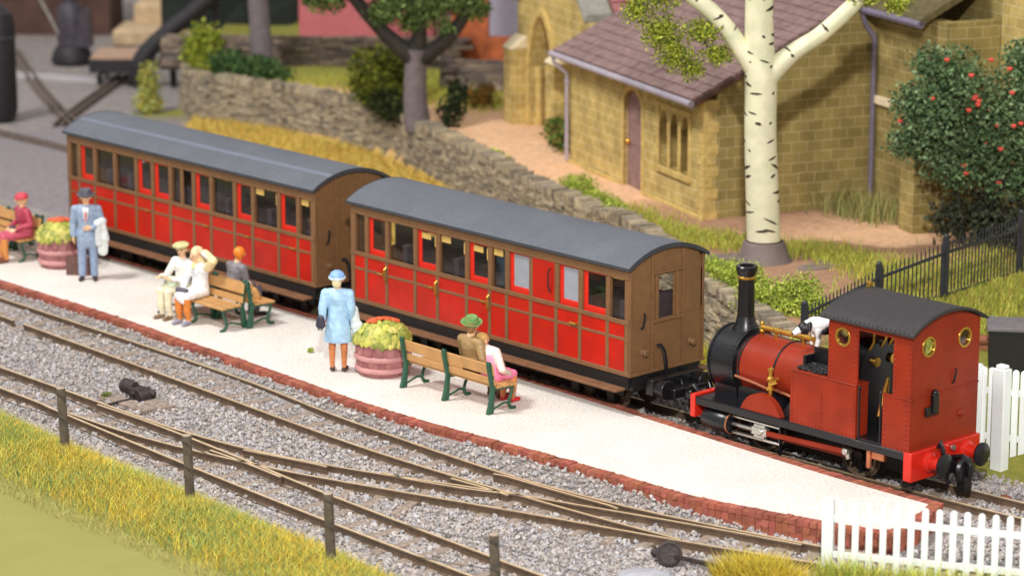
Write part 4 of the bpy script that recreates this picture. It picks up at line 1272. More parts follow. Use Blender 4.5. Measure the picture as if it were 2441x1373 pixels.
# ------------------------------------------------------------------ church
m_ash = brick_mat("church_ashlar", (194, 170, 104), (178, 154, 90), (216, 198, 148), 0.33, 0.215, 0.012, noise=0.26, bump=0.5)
m_ashd = brick_mat("church_ashlar_shaded", (154, 136, 82), (136, 120, 70), (184, 168, 122), 0.38, 0.225, 0.011, noise=0.18, bump=0.5)  # darker copy of church ashlar, the right side's shade put into its colour
m_dress = mat("dressed_stone", (200, 172, 106), 0.85, var=0.18, scale=6, bump=0.3, bscale=20, spec=0.25)
m_cap = mat("pale_coping", (222, 206, 172), 0.85, var=0.1)
m_plum = mat("door_plum", (144, 114, 110), 0.7, var=0.15, scale=5, bump=0.2, bscale=18)
m_lilac = mat("pipe_lilac", (168, 158, 168), 0.6, var=0.1)
m_slate = mat("roof_tile_plum", (138, 112, 108), 0.8, var=0.2, stain=0.12, scale=5, bump=0.25, bscale=20, spec=0.3)
m_tilep = mat("roof_tile_pink", (164, 108, 108), 0.8, var=0.14, scale=5, bump=0.25, bscale=20, spec=0.3)
m_void = mat("dark_interior", (58, 54, 50), 0.9, var=0.3)

ch = thing("church", "ochre stone church with a plum tiled lean-to, arched plum door, carved window and pointed porch", "church", (-7.21, 9.18, 1.15))
# local frame: x along the front wall (to the left of the corner is negative), y into the building
ch.rotation_euler = (0, 0, math.atan2(-0.332, 0.943))
def arch_pts(cx, half, zs, zt, n=10, pointed=False):
    """half-open arch outline from left springing to right springing"""
    out = []
    for i in range(n+1):
        a = math.pi*(1-i/n)
        if pointed:
            t = i/n
            u = -half+2*half*t
            k = 1-abs(u)/half
            out.append((cx+u, zs+(zt-zs)*(1-(1-k)**1.9)**0.75))
        else:
            out.append((cx+half*math.cos(a), zs+(zt-zs)*math.sin(a)))
    return out
def wall_with_arches(x0, x1, z0, z1, openings, y, th, m, name, parent):
    """wall in the local x,z plane with arched openings (cx, half, zbottom, zspring, ztop, pointed)"""
    mb = MB(); cur = x0
    for (cx, hf, zb, zs, zt, pt) in sorted(openings):
        mb.prism([(cur, z0), (cx-hf, z0), (cx-hf, z1), (cur, z1)], 'y', y, y+th)
        if zb > z0: mb.prism([(cx-hf, z0), (cx+hf, z0), (cx+hf, zb), (cx-hf, zb)], 'y', y, y+th)
        ap = arch_pts(cx, hf, zs, zt, 12, pt)
        for a, b in zip(ap[:-1], ap[1:]):
            mb.prism([(a[0], a[1]), (b[0], b[1]), (b[0], z1), (a[0], z1)], 'y', y, y+th)
        cur = cx+hf
    mb.prism([(cur, z0), (x1, z0), (x1, z1), (cur, z1)], 'y', y, y+th)
    return mb.build(name, m, parent)
LV = 6.92; EH = 2.58
# front wall of the lean-to: door and two-light window
wf = wall_with_arches(-LV, 0, 0, EH, [(-3.5, .46, 0.0, 1.86, 2.26, False), (-1.42, .19, .86, 1.78, 2.08, True), (-1.94, .19, .86, 1.78, 2.08, True), (-.90, .19, .86, 1.78, 2.08, True)], 0, .3, m_ash, "front_wall", ch)
DC = -3.5; DH = .46
d = MB(); d.prism([(DC-DH, 0), (DC+DH, 0)] + [(x, z) for x, z in reversed(arch_pts(DC, DH, 1.86, 2.26, 12))], 'y', .09, .15)
for k in range(-2, 3): d.box(DC+k*.17-.007, DC+k*.17+.007, .082, .10, .03, 2.1)
for z_ in (.42, 1.6, 1.06): d.box(DC-DH+.03, DC+DH-.03, .076, .10, z_-.035, z_+.035)
dr_ = d.build("door", m_plum, ch)
k = MB(); k.sphere((DC-.34, .04, 1.06), .07, 0, 10); k.cyl((DC-.34, .03, 1.06), (DC-.34, .10, 1.06), .03); k.build("door_knob", m_brass, dr_)
s_ = MB()
ap = arch_pts(DC, DH, 1.86, 2.26, 12); ao = arch_pts(DC, DH+.12, 1.86, 2.40, 12)
for i in range(12): s_.prism([ap[i], ap[i+1], ao[i+1], ao[i]], 'y', -.025, .05)
s_.box(DC-DH-.12, DC-DH, -.025, .05, 0, 1.86); s_.box(DC+DH, DC+DH+.12, -.025, .05, 0, 1.86)
s_.build("door_surround", m_dress, ch, bevel=.01)
w_ = MB()
w_.box(-2.26, -.58, -.07, .06, .72, .86)
for x_ in (-1.68, -1.16): w_.box(x_-.07, x_+.07, -.02, .2, .86, 1.85)
w_.box(-2.26, -2.13, -.03, .05, .86, 2.14); w_.box(-.71, -.58, -.03, .05, .86, 2.14); w_.box(-2.30, -.54, -.05, .05, 2.14, 2.24)
wd = w_.build("window_frame", m_dress, ch, bevel=.015)
w_ = MB(); w_.box(-2.13, -.71, .22, .26, .86, 2.1); w_.build("window_pane", mat("window_amber_glass", (120, 86, 34), 0.3, var=0.3, scale=8), wd)
p_ = MB(); p_.prism([(-LV-.06, -.08), (DC-DH-.12, -.08), (DC-DH-.12, .13), (-LV-.06, .13)], 'y', -.07, -.001); p_.box(DC+DH+.12, .06, -.07, -.001, -.08, .13); p_.build("plinth", m_dress, ch, bevel=.02)
# gable side wall under the sloping roof edge, back at 4 m
RZ = lambda y: EH + y*0.485
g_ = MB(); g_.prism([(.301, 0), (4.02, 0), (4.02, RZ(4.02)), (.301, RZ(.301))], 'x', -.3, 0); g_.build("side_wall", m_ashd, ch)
q_ = MB(); q_.box(-.10, .012, -.012, .10, .02, EH); 
for k in range(11): q_.box(-.30 if k % 2 else -.2, .014, -.014, .2 if k % 2 else .34, .02+k*.235, .24+k*.235-.012)
q_.build("corner_stone", m_dress, ch, bevel=.01)
g_ = MB(); g_.prism([(.301, 0), (4.02, 0), (4.02, RZ(4.02)), (.301, RZ(.301))], 'x', -LV, -LV+.3); g_.build("end_wall", m_ash, ch)
# tiled lean-to roof in overlapping courses
def tiled(name, x0, x1, y0, z0, y1, z1, n, th, m, parent, rng_j=0.01):
    mb = MB(); L = math.hypot(y1-y0, z1-z0); ty, tz = (y1-y0)/L, (z1-z0)/L; ny_, nz_ = -tz, ty
    step = L/n
    for i in range(n):
        a = i*step; b = (i+1)*step+.05
        lift0, lift1 = th, 0.004
        x = x0
        while x < x1-.01:
            w = min(.34, x1-x); j = random.uniform(0, rng_j)
            vs = []
            for (u, q) in ((a, lift0+j), (b, lift1+j), (b, -.03), (a, -.03)):
                for xx in (x+.004, x+w-.004): vs.append((xx, y0+ty*u+ny_*q, z0+tz*u+nz_*q))
            mb.add(vs, [(0, 1, 3, 2), (2, 3, 5, 4), (4, 5, 7, 6), (6, 7, 1, 0), (0, 2, 4, 6), (1, 7, 5, 3)])
            x += w
    return mb.build(name, m, parent)
RS = MB(); RS.prism([(-.34, EH-.06), (4.6, EH-.06+4.94*.485), (4.6, EH+.02+4.94*.485), (-.34, EH+.02)], 'x', -LV-.14, .14); RS.build("roof_board", m_slate, ch)
tiled("lean_to_roof", -LV-.16, .16, -.36, EH+.06, 4.6, EH+.06+4.96*.485, 20, .032, m_slate, ch)
gt = MB(); gt.tube([(-LV-.2, -.40, EH-.02), (.2, -.40, EH-.02)], .075, 10); gt.build("gutter", m_lilac, ch)
gt = MB(); gt.prism([(-.36, EH-.10), (4.6, EH-.10+4.96*.485), (4.6, EH+.02+4.96*.485), (-.36, EH+.02)], 'x', .14, .18); gt.build("bargeboard", mat("bargeboard_dark", (88, 62, 52), 0.7), ch)
gt = MB(); gt.tube([(-LV-.1, -.40, EH-.03), (-LV-.08, -.38, EH-.2), (-LV+.02, -.10, EH-.45), (-LV+.02, -.09, EH-.6), (-LV+.02, -.09, .1)], .048, 8)
for z_ in (.4, 1.9): gt.cyl((-LV+.02, -.09, z_), (-LV+.02, -.09, z_+.06), .065, n=8)
gt.build("downpipe", m_lilac, ch)
# chancel wall to the right, higher eaves with its own gutter and pipe
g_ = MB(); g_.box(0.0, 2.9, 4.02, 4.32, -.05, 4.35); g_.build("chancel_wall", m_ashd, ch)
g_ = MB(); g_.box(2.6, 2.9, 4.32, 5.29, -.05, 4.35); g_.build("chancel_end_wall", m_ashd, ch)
g_ = MB(); g_.prism([(3.62, 4.25), (5.3, 5.1), (5.3, 5.25), (3.62, 4.40)], 'x', .16, 2.5); g_.build("chancel_roof", mat("olive_roof", (92, 82, 50), .9, var=.3), ch)  # dark olive-brown roof, tone varied by noise
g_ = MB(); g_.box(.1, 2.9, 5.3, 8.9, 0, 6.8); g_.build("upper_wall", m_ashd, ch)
m_pv = mat("pipe_violet", (116, 108, 126), 0.6, var=0.1)
gt = MB(); gt.tube([(-.02, 3.64, 4.30), (2.5, 3.64, 4.30)], .085, 8); gt.build("chancel_gutter", m_pv, ch)
gt = MB(); gt.tube([(.06, 3.64, 4.28), (.08, 3.72, 4.0), (.12, 3.93, 3.7), (.12, 3.93, 3.2), (.12, 3.93, .3)], .055, 8); gt.build("downpipe", m_pv, ch)
st_ = MB(); st_.box(.1, .75, 3.93, 4.03, 2.28, 2.46); st_.build("string_stone", m_cap, ch, bevel=.02)
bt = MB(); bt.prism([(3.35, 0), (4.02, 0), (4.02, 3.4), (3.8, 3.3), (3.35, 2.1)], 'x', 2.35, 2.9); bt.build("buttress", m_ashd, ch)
# far wing seen at the top right
g_ = MB(); g_.box(2.91, 8.3, 5.3, 9.0, -.1, 6.9); g_.build("transept_wall", m_ash, ch)
# porch on the left, behind the lean-to: pointed arch, buttresses with pale caps, coped gable, pink roof
px0, px1 = -12.3, -8.0; py_ = 0.95
pw_ = MB()
cx, hf, zs, zt = -10.75, .74, 1.5, 2.85
ap = arch_pts(cx, hf, zs, zt, 16, True)
gz = lambda x: 3.25 + (1.9-abs(x-(px0+px1)/2))*1.0
pw_.prism([(px0, -.05), (cx-hf, -.05), (cx-hf, gz(cx-hf)), (px0, gz(px0))], 'y', py_, py_+.75)
for a, b in zip(ap[:-1], ap[1:]): pw_.prism([a, b, (b[0], gz(b[0])), (a[0], gz(a[0]))], 'y', py_, py_+.75)
pw_.prism([(cx+hf, -.05), (px1, -.05), (px1, gz(px1)), (cx+hf, gz(cx+hf))], 'y', py_, py_+.75)
pw_.build("porch_front", m_ash, ch)
fl = MB(); fl.box(px0+.2, px1-.2, py_+.76, py_+4, -.04, .03)
fl.build("porch_floor", m_ground, ch)
bk = MB(); bk.box(px0+.1, px1-.1, py_+3.6, py_+3.8, 0, 4.5); bk.box(px0+.05, px0+.3, py_+.76, py_+3.6, 0, 3.2); bk.box(px1-.3, px1-.05, py_+.76, py_+3.6, 0, 3.2); bk.build("porch_inner_wall", mat("porch_grey_stone", (120, 112, 96), 0.9, var=0.25, bump=.5, bscale=12), ch)
sp_ = MB(); sp_.box(cx-.3, cx+.55, py_+1.3, py_+1.7, .03, .28); sp_.box(cx-.2, cx+.55, py_+1.7, py_+2.1, .03, .6); sp_.build("porch_step", m_cap, ch, bevel=.02)
ms_ = MB(); ao = [(cx+(x-cx)*1.22, z+.20 if z > zs+.01 else z) for x, z in ap]
for i in range(16): ms_.prism([ap[i], ap[i+1], ao[i+1], ao[i]], 'y', py_-.08, py_+.02)
for sgn in (-1, 1):
    xs = sorted((cx+sgn*hf, cx+sgn*hf*1.22)); ms_.box(*xs, py_-.08, py_+.02, 0, zs)
    ms_.cyl((cx+sgn*hf*.97, py_+.22, 0), (cx+sgn*hf*.97, py_+.22, zs), .09, n=10)
ms_.build("arch_moulding", m_dress, ch, bevel=.012)
for bx_0 in (-12.2, -9.6):
    b_ = MB(); b_.box(bx_0, bx_0+.52, py_-.42, py_-.001, -.05, 1.95); bb_ = b_.build("buttress", m_ash, ch)
    b_ = MB(); b_.prism([(py_-.48, 1.93), (py_, 1.93), (py_, 2.25), (py_-.1, 2.25)], 'x', bx_0-.05, bx_0+.57); b_.build("buttress_cap", m_cap, bb_, bevel=.04)
gc = MB()
xm = (px0+px1)/2
for sgn in (-1, 1):
    e0 = (xm+sgn*2.1, gz(xm+sgn*1.9)-.2); e1 = (xm, gz(xm))
    gc.prism([e0, e1, (e1[0], e1[1]+.2), (e0[0], e0[1]+.2)], 'y', py_-.10, py_+.62)
gc.build("gable_coping", mat("coping_grey", (150, 148, 138), 0.85, var=0.15), ch, bevel=.02)
def tiled_x(name, y0, y1, xa, za, xb, zb, n, th, m, parent):
    mb = MB(); L = math.hypot(xb-xa, zb-za); tx, tz = (xb-xa)/L, (zb-za)/L
    nx_, nz_ = (tz, -tx) if tx < 0 else (-tz, tx)
    if nz_ < 0: nx_, nz_ = -nx_, -nz_
    for i in range(n):
        a = i*L/n; b = (i+1)*L/n+.05; y = y0
        while y < y1-.01:
            w = min(.42, y1-y); vs = []
            for (u, q) in ((a, th), (b, .004), (b, -.05), (a, -.05)):
                for yy in (y+.004, y+w-.004): vs.append((xa+tx*u+nx_*q, yy, za+tz*u+nz_*q))
            mb.add(vs, [(0, 1, 3, 2), (2, 3, 5, 4), (4, 5, 7, 6), (6, 7, 1, 0), (0, 2, 4, 6), (1, 7, 5, 3)]); y += w
    return mb.build(name, m, parent)
tiled_x("porch_roof", py_+.64, py_+5.2, px1+.25, 3.1, xm, gz(xm)-.02, 11, .06, m_tilep, ch)
tiled_x("porch_roof", py_+.64, py_+5.2, px0-.25, 3.1, xm, gz(xm)-.02, 11, .06, m_tilep, ch)
nv = MB(); nv.box(-14.0, -.4, py_+5.2, py_+5.6, 0, 6.5); nv.build("nave_wall", m_ash, ch)

# ------------------------------------------------------------------ birch
m_birch = mat("birch_cream", (240, 232, 200), 0.5, var=0.06, scale=3, rgb2=(222, 222, 184), stain=0.16, sscale=1.6, bump=0.2, bscale=12)
m_mark = mat("birch_mark", (62, 46, 36), 0.7, var=0.2)
m_base = mat("tree_base_plastic", (112, 98, 94), 0.65, var=0.12, scale=4)
bt = thing("birch_tree", "cream birch with dark bark marks, standing in a round grey-brown base", "tree", (-3.75, 7.36, 1.2))
def up3(p): return Vector(p)-Vector((-3.75, 7.36, 1.2))
trunk = [(-3.75, 7.36, 1.5), (-3.79, 7.32, 2.6), (-3.83, 7.28, 3.8), (-3.83, 7.27, 4.9), (-3.86, 7.24, 5.4), (-3.88, 7.22, 6.6), (-3.9, 7.2, 8.0)]
tr_r = [.335, .325, .315, .315, .29, .265, .22]
brL = [(-3.86, 7.24, 4.95), (-4.05, 7.03, 5.3), (-4.25, 6.80, 5.75), (-4.5, 6.53, 6.15), (-4.8, 6.2, 6.5), (-5.1, 5.9, 6.9)]
brR = [(-3.85, 7.25, 4.72), (-3.62, 7.5, 5.08), (-3.35, 7.8, 5.42), (-3.08, 8.1, 5.68), (-2.7, 8.52, 6.2), (-2.3, 8.9, 6.8)]
def smooth_path(P, rr, n=5):
    Q = resample([np.array(list(p)+[r]) for p, r in zip(P, rr)], 0.16); return [tuple(q[:3]) for q in Q], [q[3] for q in Q]
b_ = MB()
paths = []
for P, rr in ((trunk, tr_r), (brL, [.24, .19, .17, .165, .16, .13]), (brR, [.27, .215, .17, .16, .155, .12])):
    Q, r_ = smooth_path([up3(p) for p in P], rr); paths.append((Q, r_)); b_.tube(Q, r_, 20, 0)
def bark_mark(pi, h, ang, length, thick, tilt):
    """a short dark dash lying on the bark"""
    Q, rr = paths[pi]
    i0 = min(range(len(Q)), key=lambda i: abs(Q[i][2]-h)); i0 = min(max(i0, 1), len(Q)-2)
    c = Vector(Q[i0]); ax = (Vector(Q[i0+1])-Vector(Q[i0-1])).normalized(); r = rr[i0]+.004
    ref = Vector((0.743, -0.669, 0)); ref = (ref-ax*ref.dot(ax)).normalized(); side = ax.cross(ref)
    n = 7; vs = []
    for k in range(n):
        t = -1+2*k/(n-1); a = ang+t*length/2/r; w = thick*(1-abs(t)**2*.75)*(0.8+.4*random.random())
        for sg in (-1, 1):
            off = t*length/2*tilt+sg*w/2
            vs.append(c+ax*off+(ref*math.cos(a)+side*math.sin(a))*r)
    b_.add(vs, [(2*k, 2*k+2, 2*k+3, 2*k+1) for k in range(n-1)], 1)
rb = random.Random(3)
for k in range(58):
    bark_mark(0, .42+6.3*(k+rb.random())/58, rb.uniform(-1.6, 1.6) if k % 5 else rb.uniform(2, 4.2), rb.choice([.07, .13, .2, .26, .32]), rb.uniform(.035, .07), rb.uniform(-.55, .35))
for pi in (1, 2):
    for k in range(11): bark_mark(pi, 3.9+1.7*rb.random(), rb.uniform(-1.2, 1.2), rb.choice([.1, .16, .22]), rb.uniform(.035, .06), rb.uniform(-.5, .5))
b_.build("trunk", [m_birch, m_mark], bt, angle=60)
b_ = MB(); b_.lathe([(.62, -.03), (.56, .04), (.50, .12), (.42, .36), (.40, .40), (.36, .41), (.355, .36)], 32, 0)
b_.build("tree_base", m_base, bt, angle=50)
b_ = MB(); b_.lathe([(.36, .392), (.37, .40), (.36, .425), (.335, .43)], 32, 0, cap=False); b_.build("base_ring", m_mark, bt)
palB = PAL((150, 160, 52), (172, 180, 66), (122, 136, 46), (98, 112, 44), (190, 192, 80))
lv = foliage("crown", [tuple(up3(p))+r for p, r in (((-5.5, 5.5, 6.15), (.35, .35, .3)), ((-5.15, 5.85, 5.75), (.5, .5, .42)), ((-4.95, 6.0, 5.3), (.42, .42, .36)), ((-4.75, 6.3, 5.0), (.3, .3, .25)), ((-4.6, 6.45, 5.75), (.42, .42, .3)),
    ((-4.4, 6.65, 5.3), (.36, .36, .25)), ((-5.3, 5.8, 6.5), (.6, .6, .4)), ((-2.5, 8.7, 6.5), (.45, .45, .25)), ((-2.0, 9.1, 6.3), (.3, .3, .22)))], 0.032, 1500, palB, m_leafy, bt, shell=0.1)
sp = MB(); sp.prism([(-1.5*math.cos(R(a))*(1+.1*math.sin(3*R(a))), .75*math.sin(R(a))) for a in range(0, 360, 15)], 'z', -.02, .006)
o = sp.build("mud_patch", mat("grey_mud", (128, 112, 104), 0.95, var=0.25, scale=4, bump=.5), loc=(-3.6, 7.35, 1.205)); o.rotation_euler.z = R(40); tag(o, kind="structure")

# ------------------------------------------------------------------ other trees, bushes
m_bark = mat("trunk_grey", (112, 102, 104), 0.85, var=0.15, scale=5, bump=0.4, bscale=18)
m_limb = mat("limb_dark", (48, 44, 38), 0.85, var=0.3, bump=0.4, bscale=14)
t1 = thing("broadleaf_tree", "forked tree with a thick grey trunk and dark limbs behind the wall", "tree", (-19.65, 11.8, 1.2))
def u1(p): return Vector(p)-Vector((-19.65, 11.8, 1.2))
k = MB(); Q, r_ = smooth_path([u1((-19.6, 11.85, 1.1)), u1((-19.65, 11.8, 1.9)), u1((-19.64, 11.82, 2.7)), u1((-19.63, 11.83, 3.1))], [.34, .29, .27, .29]); k.tube(Q, r_, 16); k.build("trunk", m_bark, t1)
k = MB()
for P, rr in (([(-19.65, 11.8, 2.85), (-20.0, 11.4, 3.3), (-20.3, 11.08, 3.75), (-20.62, 10.72, 4.35), (-20.9, 10.4, 5.0)], [.26, .2, .17, .16, .14]),
              ([(-19.6, 11.86, 2.85), (-19.3, 12.2, 3.12), (-18.98, 12.55, 3.6), (-18.7, 12.85, 4.3), (-18.5, 13.1, 5.0)], [.26, .2, .17, .14, .12]),
              ([(-19.63, 11.83, 2.9), (-19.6, 11.9, 3.6), (-19.7, 11.8, 4.6)], [.24, .18, .14])):
    Q, r_ = smooth_path([u1(p) for p in P], rr); k.tube(Q, r_, 10)
k.build("limb", m_limb, t1)
palT = PAL((96, 118, 60), (78, 100, 50), (112, 134, 76), (60, 78, 44), (132, 150, 92))
foliage("crown", [tuple(u1(p))+r for p, r in (((-19.9, 11.5, 4.25), (.75, .75, .5)), ((-19.4, 12.1, 4.1), (.6, .6, .5)), ((-19.7, 11.8, 3.75), (.4, .4, .3)), ((-20.7, 10.8, 4.8), (.9, .9, .45)), ((-18.8, 12.8, 4.75), (.8, .8, .45)), ((-19.7, 11.9, 5.2), (1.4, 1.4, .6)), ((-19.1, 12.4, 3.6), (.3, .3, .2)), ((-20.2, 11.2, 4.0), (.5, .5, .35)), ((-18.7, 12.9, 4.1), (.5, .5, .35)), ((-21.2, 10.3, 4.4), (.7, .7, .45)), ((-19.0, 12.5, 4.4), (.8, .8, .4)), ((-21.8, 10.0, 4.7), (.7, .7, .4)))], 0.06, 620, palT, m_leafy, t1, shell=0.15)
t2 = thing("bare_trunk", "straight grey trunk rising out of the frame in front of the pink building", "tree", (-28.7, 14.0, 1.2))
k = MB(); k.tube([(0, 0, -.1), (-.05, -.05, 1.2), (-.12, -.12, 3.2), (-.15, -.15, 5)], [.34, .29, .27, .25], 14); k.build("trunk", m_bark, t2)
palL = PAL((160, 176, 66), (176, 188, 80), (140, 158, 56), (190, 198, 98), (118, 138, 50))
palD = PAL((98, 104, 34), (80, 90, 32), (120, 124, 44), (62, 72, 28))
palG2 = PAL((74, 100, 56), (60, 84, 48), (92, 118, 66), (50, 68, 40))
def bush(label, blobs, pal, leaf=0.045, n=420, z=1.2, grp=None, name="bush"):
    o = foliage(name, [(x, y, z+h, a, b, c) for (x, y, h, a, b, c) in blobs], leaf, n, pal, m_leafy, shell=0.3)
    # put the origin at the base
    c = Vector((blobs[0][0], blobs[0][1], z)); o.data.transform(Matrix.Translation(-c)); o.location = c
    return tag(o, label, "bush", grp)
G1 = "foam bushes along the top of the stone wall"
bush("light green bush on the wall top left of the church door", [(-11.3, 9.25, .14, .35, .3, .24), (-10.7, 9.05, .2, .42, .35, .3), (-10.2, 8.75, .1, .3, .3, .2)], palL, 0.03, 1500, grp=G1)
bush("light green bush on the wall top nearest to the corner of the church", [(-9.6, 8.6, .10, .42, .36, .24), (-9.0, 8.35, .08, .36, .3, .2), (-8.4, 8.1, .06, .3, .25, .16)], palL, 0.03, 1500, grp=G1)
bush("yellow green bush on the wall directly left of the engine chimney", [(-3.1, 5.45, .14, .5, .4, .34), (-2.55, 5.2, .2, .48, .4, .38), (-3.7, 5.75, .1, .4, .35, .28)], palL, 0.03, 1700, grp=G1)
bush("yellow green bush behind the engine chimney, above the wall", [(-2.0, 5.05, .24, .46, .42, .42), (-1.8, 4.8, .05, .36, .3, .26)], palL, 0.03, 1700, grp=G1)
bush("wide yellow green bush on the wall between the chimney and the iron railing", [(-1.1, 4.75, .16, .55, .45, .38), (-.7, 5.1, .26, .52, .45, .42), (-1.35, 4.45, .0, .42, .36, .28), (-.5, 4.6, .02, .42, .36, .28), (-.2, 4.9, .1, .4, .36, .3)], palL, 0.03, 1700, grp=G1)
bush("small green tuft at the low end of the railing behind the white dog", [(.75, 3.35, -.15, .2, .2, .2), (.95, 3.25, -.3, .18, .18, .2)], palL, 0.035, 700, grp=G1)
bush("tiny green tuft on the wall top beside the sandy path", [(-15.2, 10.4, .05, .4, .3, .18)], palL, 0.05, 500, grp=G1)
bush("green bush in the corner between porch and lean-to", [(-15.3, 12.6, .35, .45, .45, .45), (-14.7, 12.2, .3, .35, .35, .4)], PAL((90, 112, 50), (110, 128, 58), (76, 96, 48), (140, 120, 60)), 0.06, 420)
bush("big olive round bush left of the forked tree trunk", [(-22.6, 13.2, .75, .95, .95, .85), (-22.0, 12.8, .35, .8, .8, .5), (-23.2, 13.4, .3, .7, .7, .5)], palD, 0.07, 420)
bush("dark green low bush at the foot of the forked tree", [(-20.6, 12.0, .25, .55, .5, .35), (-21.2, 12.1, .3, .5, .5, .4)], PAL((52, 62, 34), (40, 48, 30), (70, 78, 40)), 0.07, 380)
bush("dark green bush right of the forked tree trunk", [(-18.9, 12.3, .35, .35, .35, .5), (-19.0, 12.6, .8, .3, .3, .4)], PAL((44, 54, 32), (58, 66, 36), (36, 44, 28)), 0.07, 420)
bush("rusty brown bush in front of the low dark wall", [(-20.4, 14.6, .3, .5, .5, .4)], PAL((134, 96, 44), (112, 84, 44), (96, 90, 40)), 0.07, 380)
bush("bright yellow green bush on the far left end of the churchyard", [(-30.3, 13.2, .7, .6, .6, .6), (-30.8, 13.4, .3, .6, .6, .5), (-29.9, 13.0, .2, .6, .6, .4)], PAL((138, 148, 48), (120, 132, 44), (160, 168, 70)), 0.08, 340)
bush("dark green bush beside the bare grey trunk", [(-28.9, 13.0, .3, .8, .6, .45), (-28.0, 13.3, .25, .7, .6, .4), (-27.2, 13.3, .15, .5, .5, .3)], palG2, 0.08, 340)
bush("tall pale yellow green tuft at the left end of the stone wall", [(-31.3, 12.0, .75, .34, .34, .75), (-31.2, 11.9, .2, .45, .45, .4)], PAL((150, 156, 80), (170, 174, 100), (176, 160, 70)), 0.07, 420, z=0.0)
rs = thing("rose_bush", "big dark green bush dotted with red and orange blooms, at the right edge", "bush", (-2.0, 11.6, 1.2))
def ur(p): return tuple(Vector(p)-Vector((-2.0, 11.6, 1.2)))
foliage("foliage", [ur(p)+r for p, r in (((-2.75, 10.7, 4.1), (.6, .6, .5)), ((-2.9, 10.6, 3.3), (.5, .5, .45)), ((-2.6, 10.9, 4.9), (.5, .5, .4)), ((-1.3, 12.3, 5.0), (.6, .6, .45)), ((-2.45, 11.0, 3.75), (.85, .85, .8)), ((-1.7, 11.9, 3.6), (1.0, 1.0, .95)), ((-2.3, 11.2, 4.55), (.8, .8, .7)), ((-1.2, 12.4, 4.2), (1.0, 1.0, .9)), ((-2.2, 11.3, 2.9), (.8, .8, .6)), ((-1.4, 12.2, 2.7), (.9, .9, .7)), ((-1.0, 12.6, 3.4), (.9, .9, .9)))], 0.048, 640, PAL((94, 118, 78), (110, 134, 92), (78, 102, 66), (130, 152, 112), (64, 84, 58)), m_leafy, rs, shell=0.25)
k = MB()
for a in ((-.1, -.1), (.2, .1), (.0, .2)): k.tube([(a[0], a[1], -.1), (a[0]*2, a[1]*2, .9), (a[0]*4, a[1]*4, 1.8)], [.07, .06, .04], 7)
k.build("stem", m_limb, rs)
m_rose = mat("rose_red", (206, 62, 58), 0.6, var=0.3, scale=3, rgb2=(226, 96, 78))
rr_ = random.Random(5)
for (cx, cy, cz, r) in ((-2.35, 11.1, 3.7, .84), (-1.7, 11.9, 3.6, .94), (-2.2, 11.3, 4.5, .74), (-1.2, 12.4, 4.2, .94), (-1.9, 11.6, 2.9, .64)):
    for q in range(6):
        a = rr_.uniform(-2.3, .9); e = rr_.uniform(-.7, .9); 
        p = (cx+r*1.1*math.cos(e)*math.cos(a), cy+r*1.1*math.cos(e)*math.sin(a), cz+r*.95*math.sin(e))
        k = MB(); k.sphere((0, 0, 0), (.05, .05, .045), 0, 8); 
        for w in range(5): k.sphere((.034*math.cos(w*1.256), .034*math.sin(w*1.256), .012), .028, 0, 6)
        k.build("bloom", m_rose, rs, loc=ur(p))
bush("dark foliage added for the shade under the rose bush behind the railing", [(-1.2, 12.0, .5, 1.0, .9, .7), (-.5, 11.8, .5, .8, .7, .6), (-1.9, 11.7, .55, .7, .6, .7), (-2.3, 11.2, .5, .45, .4, .55)], PAL((66, 70, 54), (78, 82, 62), (56, 58, 48)), 0.06, 300)  # added dark leaf mass, its colour stands in for shade below the roses

# ------------------------------------------------------------------ iron railing
m_iron = mat("iron_black", (46, 48, 54), 0.5, var=0.15)
ir = thing("iron_railing", "black iron railing climbing away behind the engine, with thin bars and three tall posts", "railing", (0.85, 3.5, 1.0))
RP = [(0.85, 3.5, 1.02), (0.62, 5.75, 1.12), (0.72, 7.5, 1.17), (0.5, 10.0, 1.2), (0.4, 12.0, 1.2)]
def ui(p): return tuple(Vector(p)-Vector((0.85, 3.5, 1.0)))
for i, (p, hgt) in enumerate(zip(RP, (.78, 1.0, 1.22, 1.25, 1.25))):
    k = MB(); x, y, z = ui(p); s_ = .045
    k.box(x-s_, x+s_, y-s_, y+s_, z-.1, z+hgt); k.sphere((x, y, z+hgt+.02), .055, 0, 8); k.build("post", m_iron, ir)
for i in range(len(RP)-1):
    a, b = Vector(ui(RP[i])), Vector(ui(RP[i+1]))
    h0, h1 = (.78, 1.0, 1.22, 1.25, 1.25)[i:i+2]
    for h in (.12, .76):
        k = MB(); k.bar(a+Vector((0, 0, h*h0 if h > .5 else h)), b+Vector((0, 0, h*h1 if h > .5 else h)), .035, .05); k.build("rail", m_iron, ir)
    nb = int((b-a).length/.105)
    proto = None
    for q in range(1, nb):
        p = a+(b-a)*q/nb
        if proto is None:
            k = MB(); k.box(-.009, .009, -.009, .009, 0.04, .88); k.lathe([(.017, .88), (.0, .97)], 6, 0); proto = k.build("bar", m_iron, ir); o = proto
        else:
            o = proto.copy(); COL.objects.link(o)
        o.location = p; o.scale.z = h0+(h1-h0)*q/nb

